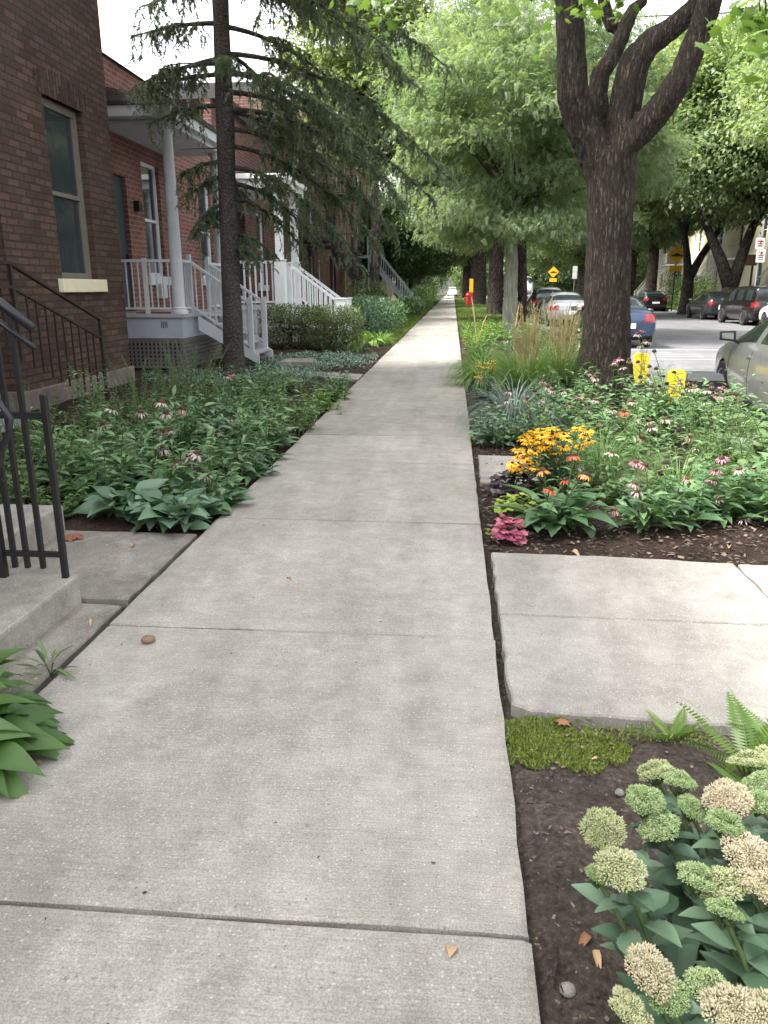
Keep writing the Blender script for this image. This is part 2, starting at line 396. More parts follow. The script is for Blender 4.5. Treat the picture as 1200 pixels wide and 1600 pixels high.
M['cream'] = plain('cream_sill_paint', (0.72,0.66,0.47), 0.6, var=0.1, bumps=0.15)
M['glass'] = glassmat('window_glass', (0.035,0.042,0.048))
M['glass_car'] = glassmat('car_glass', (0.02,0.028,0.028), 0.03)
M['black_iron'] = plain('black_iron', (0.007,0.0066,0.008), 0.42, var=0.3, bumps=0.2)
M['plum_iron'] = plain('plum_painted_handrail', (0.010,0.009,0.014), 0.4, var=0.3)
M['brown_iron'] = plain('brown_iron', (0.022,0.012,0.011), 0.45, var=0.35, bumps=0.2)
M['white'] = plain('white_paint', (0.76,0.77,0.78), 0.5, var=0.13, vscale=3.5, bumps=.1)
M['greywhite'] = plain('pale_grey_paint', (0.54,0.56,0.59), 0.5, var=0.16, vscale=3.5, bumps=.1)
M['bluegrey'] = plain('blue_grey_paint', (0.36,0.39,0.44), 0.55, var=0.12)
M['lattice'] = plain('lattice_brown_grey', (0.13,0.115,0.11), 0.7)
M['dark'] = plain('near_black', (0.012,0.012,0.013), 0.9)
M['deck'] = plain('deck_grey', (0.34,0.34,0.35), 0.6)
M['shingle'] = brickmat('roof_shingle', (0.07,0.06,0.055), (0.12,0.10,0.095), (0.04,0.035,0.035), bw=0.3, rh=0.14, ms=0.006)
M['flashing'] = plain('dark_flashing', (0.03,0.026,0.026), 0.5)
M['doorblue'] = plain('door_dark_teal', (0.03,0.05,0.055), 0.4)
M['rust'] = plain('rust_red_mat', (0.20,0.06,0.035), 0.9)
# ================================================================== ground, road, pavement
def structure(name, me_or_mb, m, label, cat='ground', **k):
    o = me_or_mb.build(name, m, **k); return tag(o, label, cat, kind='structure')
g = MB(); prof = [(-500, -.06), (-6, -.06), (3.29, -.06), (3.30, -.2), (15.75, -.2), (15.76, -.06), (500, -.06)]
ys = [-80, 0, 20, 60, 150, 900]
vs = [(x, y, z) for y in ys for x, z in prof]; n = len(prof)
g.add(vs, [(j*n+i, j*n+i+1, (j+1)*n+i+1, (j+1)*n+i) for j in range(len(ys)-1) for i in range(n-1)])
structure('ground', g, M['earth'], 'brown earth lying under gardens and street to the horizon')
r = MB(); r.add([(3.45,-60,-.15),(15.6,-60,-.15),(15.6,600,-.15),(3.45,600,-.15)], [(0,1,2,3)])
structure('road', r, M['asphalt'], 'grey asphalt road right of the garden strip', 'road')
for xa, xb, lb in ((3.3, 3.45, 'concrete kerb between garden strip and road'), (15.6, 15.75, 'concrete kerb on the far side of the road')):
    k = MB()
    for i in range(110):
        y0 = -10+i*2.0; k.box(xa, xb, y0, y0+1.992, -.25, 0.0)
    structure('kerb', k, M['curb'], lb, 'kerb', bevel=0.012)
f = MB(); f.add([(16.6,-20,-.02),(18.4,-20,-.02),(18.4,300,-.02),(16.6,300,-.02)], [(0,1,2,3)])
structure('far_pavement', f, M['walk'], 'pale concrete pavement across the road', 'pavement')
mk = MB()
for k in range(3):
    for q in range(4):
        y0 = 19.3+q*.7; x0 = 4.75+k*3.2+q*.2; mk.add([(x0,y0,-.146),(x0+1.7-q*.4,y0,-.146),(x0+1.7-q*.4,y0+.10,-.146),(x0,y0+.10,-.146)], [(0,1,2,3)])
for x0, x1, y0, y1 in ((4.6, 14.3, 22.3, 22.42),): mk.add([(x0,y0,-.146),(x1,y0,-.146),(x1,y1,-.146),(x0,y1,-.146)], [(0,1,2,3)])
M['paint'] = plain('worn_road_paint', (0.36,0.36,0.355), 0.8, var=0.35, vscale=5)
structure('road_markings', mk, M['paint'], 'worn white speed hump triangles painted on the asphalt', 'road marking')

# pavement of jointed concrete slabs
JY = [-1.6, 0.0, 1.51, 3.16, 4.91, 6.71, 8.03, 9.34]
while JY[-1] < 190: JY.append(JY[-1]+1.42)
random.seed(3)
V = []; Fc = []; xs = [-1.56, -1.545, -1.2, -.8, -.4, -.1, .1, .205, .22]; nx = len(xs)
rows = []
for i in range(len(JY)-1):
    a, b = JY[i], JY[i+1]; tilt = random.uniform(-.004, .004); lift = random.uniform(-.003, .003)
    near = a < 14
    hb = (.0065 if i <= 2 else .010 if i == 3 else .0125 if i < 8 else .015); ha = (.0065 if i <= 1 else .0065 if i == 2 else .010 if i == 3 else .0125)
    ha = (.0065 if i <= 2 else .010 if i == 3 else .0125 if i < 9 else .015); hb = (.0065 if i+1 <= 2 else .010 if i+1 == 3 else .0125 if i+1 < 9 else .015)
    ins = [a+ha+.001, a+ha+.008] + [a+(b-a)*t for t in ([.1,.2,.3,.4,.5,.6,.7,.8,.9] if near else [.5])] + [b-hb-.008, b-hb-.001]
    for k, y in enumerate(ins):
        edge = k == 0 or k == len(ins)-1
        rows.append([(x + (random.uniform(-.004, .004) if near and c in (0, nx-1) else 0), y + (0.003*math.sin(x*9+i) if edge else 0),
                      lift + tilt*(x+.6) - (.005 if edge else 0) - (.006 if c in (0, nx-1) else 0)) for c, x in enumerate(xs)])
    g_ = hb-.001; rows.append([(x, b-g_, -.024) for x in xs]); rows.append([(x, b+g_, -.024) for x in xs])
for rw in rows:
    V += [(rw[0][0], rw[0][1], -.13)] + rw + [(rw[-1][0], rw[-1][1], -.13)]
w = nx+2
for j in range(len(rows)-1):
    for c in range(w-1): Fc.append((j*w+c, j*w+c+1, (j+1)*w+c+1, (j+1)*w+c))
M['joint'] = plain('joint_dirt', (0.045,0.038,0.030), .95, var=.4, vscale=30)
sw = MB(); sw.add(V, Fc)
for q, fc in enumerate(Fc):
    if V[fc[0]][2] < -.02 and V[fc[3]][2] < -.02 and V[fc[1]][2] > -.1: sw.m[q] = 1
    elif min(V[i][2] for i in fc) < -.025 and min(V[i][2] for i in fc) > -.1: sw.m[q] = 1
swo = structure('sidewalk', sw, [M['sidewalk'], M['joint']], 'long straight concrete sidewalk of brushed jointed slabs', 'sidewalk')

at_ = swo.data.attributes.new('tint', 'FLOAT', 'POINT'); rs_ = random.Random(5); tv_ = [rs_.random() for _ in JY]
import bisect
at_.data.foreach_set('value', [tv_[max(0, bisect.bisect(JY, v.co.y)-1)] for v in swo.data.vertices])
def slab(poly, z, th=0.12, jit=0.0, step=0.08):
    """flat slab with slightly ragged rim"""
    pts = []
    for i, p in enumerate(poly):
        q = poly[(i+1) % len(poly)]; L = math.dist(p, q); n = max(1, int(L/step))
        for k in range(n):
            t = k/n; pts.append((p[0]+(q[0]-p[0])*t+random.uniform(-jit, jit), p[1]+(q[1]-p[1])*t+random.uniform(-jit, jit)))
    n = len(pts); cx = sum(p[0] for p in pts)/n; cy = sum(p[1] for p in pts)/n
    vs = [(x, y, z-th) for x, y in pts] + [(x, y, z-.008) for x, y in pts] + [(x+(cx-x)*.012, y+(cy-y)*.012, z) for x, y in pts]
    fs = [(i, (i+1) % n, n+(i+1) % n, n+i) for i in range(n)] + [(n+i, n+(i+1) % n, 2*n+(i+1) % n, 2*n+i) for i in range(n)] + [tuple(range(2*n, 3*n))]
    return vs, fs
s = MB()
for p in ([(.255,2.62),(.32,2.57),(.5,2.555),(1.63,2.50),(1.63,3.42),(.255,3.44)], [(.255,3.452),(1.63,3.432),(1.63,4.27),(.9,4.33),(.265,4.35)],
          [(1.645,2.5),(3.29,2.45),(3.29,3.40),(1.645,3.42)], [(1.645,3.432),(3.29,3.41),(3.29,4.2),(1.645,4.26)]):
    s.add(*slab(p, -.004, jit=.007))
structure('walkway', s, M['walk'], 'pale concrete walkway crossing the right garden strip to the road', 'walkway')
s = MB(); s.add(*slab([(.26,6.1),(1.05,6.05),(1.05,7.1),(.27,7.15)], -.01, jit=.006)); s.add(*slab([(1.1,6.3),(1.7,6.25),(1.7,6.9),(1.1,7.0)], -.015, jit=.006))
structure('stepping_slab', s, M['walk'], 'small pale slab in the flower bed beside the dark purple plant', 'paving slab')
s = MB(); s.add(*slab([(-1.61,2.15),(-1.61,3.43),(-2.7,3.46),(-2.7,2.1)], -.02, jit=.006)); s.add(*slab([(-1.60,3.475),(-1.595,4.55),(-2.7,4.55),(-2.7,3.49)], -.006, jit=.006))
structure('old_paving', s, M['oldwalk'], 'brownish stained concrete paving at the foot of the front steps', 'paving')
s = MB(); s.add(*slab([(-1.6,13.2),(-1.6,14.1),(-3.4,14.9),(-3.4,14.2)], -.01, jit=.01))
structure('garden_path', s, M['walk'], 'short concrete path between the two ground cover patches', 'path')
s = MB(); s.add(*slab([(-3.4,15.3),(-2.75,15.35),(-2.8,16.0),(-3.45,16.1)], .09, th=.16, jit=.02))
tag(s.build('step_stone', M['step']), 'flat grey stone step at the foot of the pale porch stairs', 'step stone')

def bed(name, label, x0, x1, y0, y1, z, m, cell, amp, edge=0.03, freq=3.0):
    nx = max(2, int((x1-x0)/cell)); ny = max(2, int((y1-y0)/cell)); X = np.linspace(x0, x1, nx); Y = np.linspace(y0, y1, ny)
    vs = []
    for y in Y:
        for x in X:
            d = min(x-x0, x1-x, y-y0, y1-y); e = min(1, d/0.12)
            h = mnoise.fractal((x*freq, y*freq, 1.7), 0.8, 2.1, 4)*amp
            if cell < .05: h += max(0, mnoise.noise((x*22, y*22, 3.1)))*amp*0.9 + mnoise.noise((x*60, y*60, 9))*amp*.35
            vs.append((x, y, z+h-edge*(1-e)))
    fs = [(j*nx+i, j*nx+i+1, (j+1)*nx+i+1, (j+1)*nx+i) for j in range(ny-1) for i in range(nx-1)]
    b = MB(); b.add(vs, fs); o = b.build(name, m, smooth=True); return tag(o, label, 'soil', kind='structure')
bed('garden_soil', 'bare brown garden soil beside the sidewalk in front of the stonecrop', .225, 3.29, -.6, 2.56, -.03, M['soil'], .018, .016)
bed('mulch_bed', 'dark mulch of the flower bed beyond the concrete walkway', .225, 3.29, 4.25, 26, -.03, M['mulch'], .06, .018)
bed('mulch_bed', 'dark mulch of the left front garden under the white coneflowers', -5.5, -1.565, 4.5, 24, -.03, M['mulch'], .08, .02)
bed('garden_soil', 'shaded soil of the left foreground bed under the hosta', -4.5, -1.565, .3, 2.12, -.03, M['soil'], .04, .012)

# ================================================================== railing, stair and window helpers
def rail_run(mb, p, q, h=0.9, low=0.12, n=10, rw=0.05, bw=0.022, lowrail=True):
    """sloping or level run: top rail, bottom rail, n balusters between feet p and q"""
    p = Vector(p); q = Vector(q); u = Vector((0, 0, 1))
    mb.bar(p+u*h, q+u*h, rw*1.3, rw)
    if lowrail: mb.bar(p+u*low, q+u*low, rw*.8, rw*.8)
    for i in range(n):
        c = p.lerp(q, (i+.5)/n); mb.bar(c+u*(low if lowrail else 0), c+u*h, bw)
def post(mb, x, y, z0, z1, w=0.1, cap=0.02):
    mb.box(x-w/2, x+w/2, y-w/2, y+w/2, z0, z1-.03)
    mb.box(x-w/2-cap, x+w/2+cap, y-w/2-cap, y+w/2+cap, z1-.03, z1)
def stair_x(parent, x0, z0, x1, z1, y0, y1, n, mt, ms, open_=True):
    """flight from (x0,z0) low end to (x1,z1) top"""
    t = MB(); dx = (x1-x0)/n; dz = (z1-z0)/n
    for i in range(n):
        xa = x0+dx*i; xb = xa+dx*1.12; z = z0+dz*(i+1)-.01*0
        t.box(min(xa, xb), max(xa, xb), y0+.05, y1-.05, z-.04, z)
        if not open_: t.box(min(xa, xa+dx), max(xa, xa+dx)-.01, y0+.06, y1-.06, z0-.1, z-.042)
    t.build('tread', mt, parent)
    for y in (y0, y1-.045):
        s = MB(); s.prism([(x0-dx*.2, z0-.05), (x0-dx*.2, z0+dz*.75), (x1, z1-.02), (x1, z1-.30)], 'y', y, y+.045); s.build('stringer', ms, parent)
def window_x(parent, X, y0, y1, z0, z1, mf, sash=None, label=None, sill=None, fr=0.07, depth=0.11, curtain=False):
    """sash window in a wall facing +X, set back from X"""
    a = MB(); xb = X-depth
    a.box(xb-.03, xb+.035, y0, y0+fr, z0, z1); a.box(xb-.03, xb+.035, y1-fr, y1, z0, z1)
    a.box(xb-.03, xb+.032, y0+fr, y1-fr, z1-fr*1.2, z1); a.box(xb-.03, xb+.032, y0+fr, y1-fr, z0, z0+fr)
    zm = z0+(z1-z0)*(sash or .5)
    a.box(xb-.025, xb+.022, y0+fr, y1-fr, zm-.03, zm+.03)
    i = fr+.0
    for za, zb in ((z0+fr, zm-.03), (zm+.03, z1-fr*1.2)):
        a.box(xb-.02, xb+.018, y0+i, y0+i+.035, za, zb); a.box(xb-.02, xb+.018, y1-i-.035, y1-i, za, zb)
    w = a.build('window', mf, parent, bevel=.004)
    p = MB(); p.box(xb-.022, xb-.012, y0+fr, y1-fr, z0+fr, zm-.03); p.box(xb-.014, xb-.004, y0+fr, y1-fr, zm+.03, z1-fr*1.2)
    p.build('pane', M['glass'], w)
    if sill:
        s = MB(); s.box(X-depth, X+.075, y0-.13, y1+.16, z0-.19, z0-.003); s.build('sill', sill, w, bevel=.012)
    return w
def wall_x(mb, X, th, y0, y1, z0, z1, holes):
    """wall facing +X with rectangular openings (y0,y1,z0,z1)"""
    holes = sorted(holes); y = y0
    for a, b, c, d in holes:
        if a > y: mb.box(X-th, X, y, a, z0, z1)
        if c > z0: mb.box(X-th, X, a, b, z0, c)
        mb.box(X-th, X, a, b, d, z1); y = b
    if y < y1: mb.box(X-th, X, y, y1, z0, z1)

# ================================================================== brown brick house
h1 = thing('brick_house', 'dark brown brick house with one tall window and cream stone sill', 'house', (-5.55, 11.5, 0))
OX, OY = h1.location.x, h1.location.y
def loc(o): o.location = (-OX_, -OY_, 0); return o
OX_, OY_ = OX, OY
wb = MB(); wall_x(wb, -5.55, .3, 9.62, 13.1, .20, 9.2, [(11.0, 12.15, 1.63, 4.0)])
wall_x(wb, -5.80, .3, -6.0, 9.618, .20, 9.2, [(7.4, 8.5, .95, 3.5), (2.6, 3.8, 1.63, 4.0)])
wb.box(-10.5, -5.86, 12.8, 13.097, .20, 9.2); wb.box(-10.5, -6.11, -6, -5.7, .20, 9.2)
loc(wb.build('wall', M['brick_brown'], h1))
fb = MB(); fb.box(-5.9, -5.50, 9.57, 13.14, -.1, .198); fb.box(-6.1, -5.75, -6.0, 9.568, -.1, .198); loc(fb.build('foundation', M['stone'], h1, bevel=.02))
ln = MB(); ln.prism([(10.9, 4.0), (12.25, 4.0), (12.32, 4.26), (11.95, 4.34), (11.575, 4.37), (11.2, 4.34), (10.83, 4.26)], 'x', -5.6, -5.538); loc(ln.build('lintel', M['brick_brown_up'], h1))
loc(window_x(h1, -5.55, 11.0, 12.15, 1.63, 4.0, M['taupe'], sash=.49, sill=M['cream'], fr=.085, depth=.13))
loc(window_x(h1, -5.80, 2.6, 3.8, 1.63, 4.0, M['taupe'], sash=.49, sill=M['cream'], fr=.085, depth=.13))
d = MB(); d.box(-5.98, -5.93, 7.4, 8.5, .95, 3.5); dr = loc(d.build('door', M['doorblue'], h1)); hd = MB(); hd.box(-5.93, -5.88, 8.3, 8.36, 1.9, 2.05); hd.build('handle', M['black_iron'], dr)
rf = MB(); rf.box(-10.6, -5.45, -6.1, 13.0, 9.2, 9.5); loc(rf.build('roof', M['flashing'], h1))
# side flight to its door, and its brown railing
st = thing('entry_steps', 'pale concrete steps against the brown brick house', 'steps', (-5.2, 9.0, 0))
b = MB()
for i in range(5): b.box(-5.62, -4.75, 6.8, 7.1+i*.26, .17*(4-i)+.02, .17*(5-i))
b.box(-5.62, -4.75, 5.6, 6.8, -.05, .90)
o = b.build('flight', M['bluegrey'], st, bevel=.01); o.location = (5.2, -9.0, 0)
rl = thing('stair_railing', 'brown iron stair railing slanting down in front of the brown brick wall', 'railing', (-4.9, 9.6, 0), group='iron railings of the left entrances')
def at(o, t): o.location = -t.location; return o
a = MB(); a.bar((-4.9,8.55,1.76), (-4.9,10.66,1.08), .05, .04); a.bar((-4.9,7.4,1.77), (-4.9,8.56,1.77), .05, .04); at(a.build('handrail', M['brown_iron'], rl, bevel=.006), rl)
a = MB(); a.bar((-4.9,8.55,1.50), (-4.9,10.66,.82), .035, .03); a.bar((-4.9,7.4,1.51), (-4.9,8.55,1.51), .035, .03); at(a.build('lower_rail', M['brown_iron'], rl), rl)
a = MB(); a.box(-4.92,-4.88,10.62,10.66,.0,1.07); at(a.build('post', M['brown_iron'], rl), rl)
a = MB(); a.box(-4.92,-4.88,8.52,8.56,.7,1.75); at(a.build('post', M['brown_iron'], rl), rl)
for i in range(9):
    y = 8.8+i*.2; z = 1.50-(y-8.55)*.3223; a = MB(); a.box(-4.91,-4.89,y-.009,y+.009,.05+max(0, .55-(y-8.8)*.4),z); at(a.build('baluster', M['brown_iron'], rl), rl)
for i in range(5):
    y = 7.5+i*.2; a = MB(); a.box(-4.91,-4.89,y-.009,y+.009,.9,1.5); at(a.build('baluster', M['brown_iron'], rl), rl)

# ================================================================== near concrete steps with black iron railing
fs_ = thing('front_steps', 'weathered concrete front steps in the left foreground', 'steps', (-2.6, 3.0, 0))
for k, (x0, x1, y0, y1, z0, z1) in enumerate(((-3.4,-1.83,2.16,3.46,-.1,.125), (-3.6,-2.45,2.2,4.53,-.1,.17), (-4.0,-2.85,2.25,4.35,.0,.36), (-4.6,-3.2,2.3,4.3,.0,.54), (-6.0,-3.55,2.3,4.25,.0,.72))):
    b = MB(); b.box(x0, x1, y0, y1, z0, z1); at(b.build('step', M['step'], fs_, bevel=.015), fs_)
ir = thing('stair_railing', 'black iron railing with plum handrail on the foreground steps', 'railing', (-2.0, 3.4, .125), group='iron railings of the left entrances')
def ip(mbs, name, m, **k): at(mbs.build(name, m, ir, **k), ir)
a = MB(); a.box(-1.890,-1.861,3.396,3.424,.12,1.03); ip(a, 'post', M['black_iron'], bevel=.004)
a = MB(); a.box(-2.20,-2.165,3.375,3.409,.12,.93); ip(a, 'post', M['black_iron'], bevel=.004)
a = MB(); a.bar((-1.875,3.41,.93), (-2.95,3.40,.93), .03, .03); ip(a, 'cross_rail', M['black_iron'])
a = MB(); a.bar((-1.875,3.41,.245), (-2.95,3.40,.245), .025, .025); ip(a, 'cross_rail', M['black_iron'])
for x, z1 in ((-1.985,1.385), (-2.065,1.44), (-2.13,1.49), (-2.45,1.72), (-2.6,1.83)):
    a = MB(); a.box(x-.011,x+.011,3.40,3.422,.17,z1); ip(a, 'baluster', M['black_iron'])
a = MB(); a.tube([(-1.885,3.41,1.325), (-2.03,3.41,1.44), (-2.6,3.41,1.85), (-3.2,3.41,2.28)], .022, 8); ip(a, 'handrail', M['plum_iron'], smooth=True)
a = MB(); a.tube([(-1.885,3.41,1.235), (-2.03,3.41,1.345), (-2.6,3.41,1.755), (-3.2,3.41,2.18)], .014, 6); ip(a, 'lower_rail', M['black_iron'], smooth=True)
a = MB(); a.tube([(-2.09,3.2,.30), (-2.06,3.2,.60), (-1.99,3.2,.80), (-1.935,3.2,.90), (-1.925,3.2,.95), (-1.97,3.2,1.03), (-2.5,3.2,1.43), (-3.1,3.2,1.90)], .014, 8); ip(a, 'handrail', M['plum_iron'], smooth=True)
a = MB(); a.bar((-2.12,3.41,.62), (-3.0,3.41,.30), .05, .02); ip(a, 'brace', M['black_iron'])

# ================================================================== red brick house with pale porch
h2 = thing('brick_house', 'red brick house with pale grey porch and round columns', 'house', (-6.5, 17.5, 0))
def P2(mbs, name, m, par=None, **k):
    o = mbs.build(name, m, par or h2, **k)
    if par is None: o.location = -h2.location
    return o
wb = MB(); wall_x(wb, -6.5, .3, 13.105, 22.0, -.1, 5.6, [(14.95, 15.9, 1.05, 3.6), (16.75, 17.75, 1.75, 4.05), (20.45, 21.5, 1.75, 4.05)]); P2(wb, 'wall', M['brick_red'])
wb = MB(); wb.prism([(-6.42, 5.6), (-10.5, 5.6), (-10.5, 6.1)], 'y', 13.11, 21.99); P2(wb, 'roof', M['shingle'])
for y0, y1 in ((16.75, 17.75), (20.45, 21.5)):
    o = window_x(h2, -6.5, y0, y1, 1.75, 4.05, M['greywhite'], sash=.5, sill=M['greywhite']); o.location = -h2.location
d = MB(); d.box(-6.64, -6.58, 14.95, 15.9, 1.05, 3.6); d.box(-6.58, -6.54, 15.02, 15.45, 2.0, 3.45); dr = P2(d, 'door', M['doorblue'])
hd = MB(); hd.box(-6.54, -6.49, 15.7, 15.74, 1.95, 2.15); hd.build('handle', M['black_iron'], dr)
d = MB(); d.box(-6.5, -6.38, 16.2, 16.36, 3.0, 3.2); P2(d, 'wall_lamp', M['black_iron'], bevel=.01)
d = MB(); d.box(-6.5, -6.36, 17.05, 17.4, 1.28, 1.6); P2(d, 'mailbox', M['greywhite'], bevel=.01)
d = MB(); d.box(-6.45, -6.40, 14.55, 14.68, 2.0, 3.9); P2(d, 'trim_board', M['greywhite'])
pf = MB(); pf.box(-6.48, -5.12, 14.82, 18.3, .95, 1.02); P2(pf, 'porch_floor', M['deck'], bevel=.006)
pf = MB(); pf.box(-6.46, -5.2, 14.88, 14.93, .56, .948); pf.box(-5.25, -5.2, 14.932, 18.2, .56, .948); sk = P2(pf, 'porch_fascia', M['bluegrey'])
vt = MB()
for k in range(4): vt.box(-5.62+k*.035, -5.60+k*.035, 14.868, 14.879, .76, .88)
vt.build('vent', M['lattice'], sk)
lt = MB()
lt.box(-6.46,-5.2,14.90,14.93,.50,.557); lt.box(-6.46,-5.2,14.90,14.93,-.02,.03); lt.box(-5.26,-5.2,14.90,14.93,.03,.5); lt.box(-6.46,-6.38,14.90,14.93,.03,.5)
for k in range(14): lt.box(-6.37+k*.083, -6.325+k*.083, 14.905, 14.918, .03, .5)
for k in range(6): lt.box(-6.38, -5.26, 14.919, 14.929, .07+k*.078, .105+k*.078)
lt.box(-5.23,-5.2,14.932,18.2,.50,.557); lt.box(-5.23,-5.2,14.932,18.2,-.02,.03)
for k in range(30): lt.box(-5.225,-5.212,14.94+k*.083,14.985+k*.083,.03,.5)
for k in range(6): lt.box(-5.211,-5.203,14.935,17.4,.07+k*.078,.105+k*.078)
P2(lt, 'lattice', M['lattice'])
dk = MB(); dk.box(-6.4, -5.35, 15.1, 18.1, -.05, .5); P2(dk, 'porch_shade_fill', M['dark'])  # near-black box standing in for the shade under the porch floor
def column(par, x, y, z0, z1, r, m, rnd=True):
    c = MB(); b = .0
    if rnd:
        c.lathe((x, y, 0), [(r*1.45, z0), (r*1.45, z0+.05), (r*1.2, z0+.07), (r*1.25, z0+.11), (r*1.02, z0+.13), (r, z0+.6), (r*.82, z1-.14), (r*.95, z1-.11), (r*.9, z1-.07), (r*1.25, z1-.05), (r*1.25, z1)], 20)
    else:
        c.box(x-r, x+r, y-r, y+r, z0, z1-.1); c.box(x-r*1.3, x+r*1.3, y-r*1.3, y+r*1.3, z1-.1, z1); c.box(x-r*1.3, x+r*1.3, y-r*1.3, y+r*1.3, z1-.32, z1-.26)
    o = c.build('column', m, par, smooth=rnd, angle=35); o.location = -par.location; return o
column(h2, -5.27, 14.98, 1.02, 4.33, .115, M['greywhite']); column(h2, -5.27, 17.95, 1.02, 4.33, .115, M['greywhite'])
rf = MB(); rf.box(-6.48,-5.15,14.86,18.3,4.33,4.42); rf.box(-6.48,-5.02,14.55,18.6,4.42,4.60); P2(rf, 'porch_ceiling', M['greywhite'], bevel=.01)
rf = MB(); rf.box(-6.48,-4.98,14.50,18.65,4.602,4.66); P2(rf, 'porch_gutter', M['flashing']); rf = MB(); rf.prism([(-4.99,4.665),(-6.49,4.665),(-6.49,4.95)], 'y', 14.52, 18.62); P2(rf, 'porch_roof', M['shingle'])
rr = MB(); rail_run(rr, (-6.45,14.98,1.02), (-5.38,14.98,1.02), .98, .10, 9, .05, .022); post(rr, -5.9, 14.98, 1.02, 2.05, .07, .0); P2(rr, 'railing', M['greywhite'])
rr = MB(); rail_run(rr, (-5.25,15.08,1.02), (-5.25,15.62,1.02), .98, .10, 5); post(rr, -5.25, 15.66, 1.02, 2.14, .08, .0); P2(rr, 'railing', M['greywhite'])
rr = MB(); post(rr, -5.25, 16.85, 1.02, 2.14, .08, .0); rail_run(rr, (-5.25,16.9,1.02), (-5.25,17.85,1.02), .98, .10, 9); P2(rr, 'railing', M['greywhite'])
for y in (15.66, 16.85):
    rr = MB(); rail_run(rr, (-5.2,y,1.0), (-4.05,y,.22), .98, .12, 9); post(rr, -4.05, y, .18, 1.32, .085, .0); P2(rr, 'stair_railing', M['greywhite'])
stair_x(h2, -3.95, .05, -5.12, .98, 15.62, 16.9, 5, M['deck'], M['greywhite'])
for o in h2.children:
    if o.name.split('.')[0] in ('tread', 'stringer'): o.location = -h2.location
mt_ = MB(); mt_.box(-6.2, -5.5, 15.1, 15.7, 1.022, 1.04); tag(mt_.build('door_mat', M['rust']), 'rust red mat on the pale porch floor', 'door mat')

# ================================================================== next house: white porch with square posts
h3 = thing('brick_house', 'dark red brick house with bright white porch and white stair railing', 'house', (-6.5, 25.5, 0))
def P3(mbs, name, m, par=None, **k):
    o = mbs.build(name, m, par or h3, **k)
    if par is None: o.location = -h3.location
    return o
wb = MB(); wall_x(wb, -6.5, .3, 22.005, 30.0, -.1, 6.3, [(22.25,22.7,1.6,3.9), (24.0,25.0,1.1,3.7), (26.4,27.5,1.6,3.9)])
P3(wb, 'wall', M['brick_dark'])
for y0,y1,z0,z1 in ((22.25,22.7,1.6,3.9), (26.4,27.5,1.6,3.9)):
    o = window_x(h3, -6.5, y0, y1, z0, z1, M['greywhite'], sill=M['greywhite']); o.location = -h3.location
d = MB(); d.box(-6.66,-6.6,24.0,25.0,1.1,3.7); P3(d, 'door', M['dark'])
rf = MB(); rf.box(-10.5,-6.35,22.0,30.0,6.3,6.6); P3(rf, 'roof', M['flashing'])
pf = MB(); pf.box(-6.48,-4.7,22.15,24.6,.9,1.0); pf.box(-6.46,-4.75,22.2,24.55,-.05,.898); P3(pf, 'porch_floor', M['greywhite'])
for y in (22.28, 24.45):
    column(h3, -4.85, y, 1.0, 4.1, .10, M['white'], rnd=False)
    b = MB(); post(b, -4.85, y, 1.0, 2.27, .30, .02); P3(b, 'newel', M['white'], bevel=.008)
for y in (22.75, 23.95):
    b = MB(); post(b, -4.72, y, 1.0, 2.2, .24, .02); P3(b, 'newel', M['white'], bevel=.008)
for y, x in ((22.75, -3.2), (23.95, -3.2)):
    b = MB(); post(b, x, y, -.02, 1.22, .26, .03); P3(b, 'newel', M['white'], bevel=.008)
    b = MB(); rail_run(b, (-4.6,y,1.05), (-3.32,y,.12), 1.02, .14, 9, .07, .045); P3(b, 'stair_railing', M['white'])
b = MB(); rail_run(b, (-6.45,22.28,1.0), (-5.0,22.28,1.0), 1.2, .12, 9, .07, .045); P3(b, 'railing', M['white'])
b = MB(); b.box(-6.48,-4.6,22.0,24.8,4.1,4.32); b.box(-6.48,-4.5,21.9,24.9,4.322,4.45); P3(b, 'porch_roof', M['white'], bevel=.01)
stair_x(h3, -3.1, -.03, -4.7, .98, 22.8, 23.9, 6, M['greywhite'], M['white'], open_=False)
for o in h3.children:
    if o.name.split('.')[0] in ('tread', 'stringer'): o.location = -h3.location

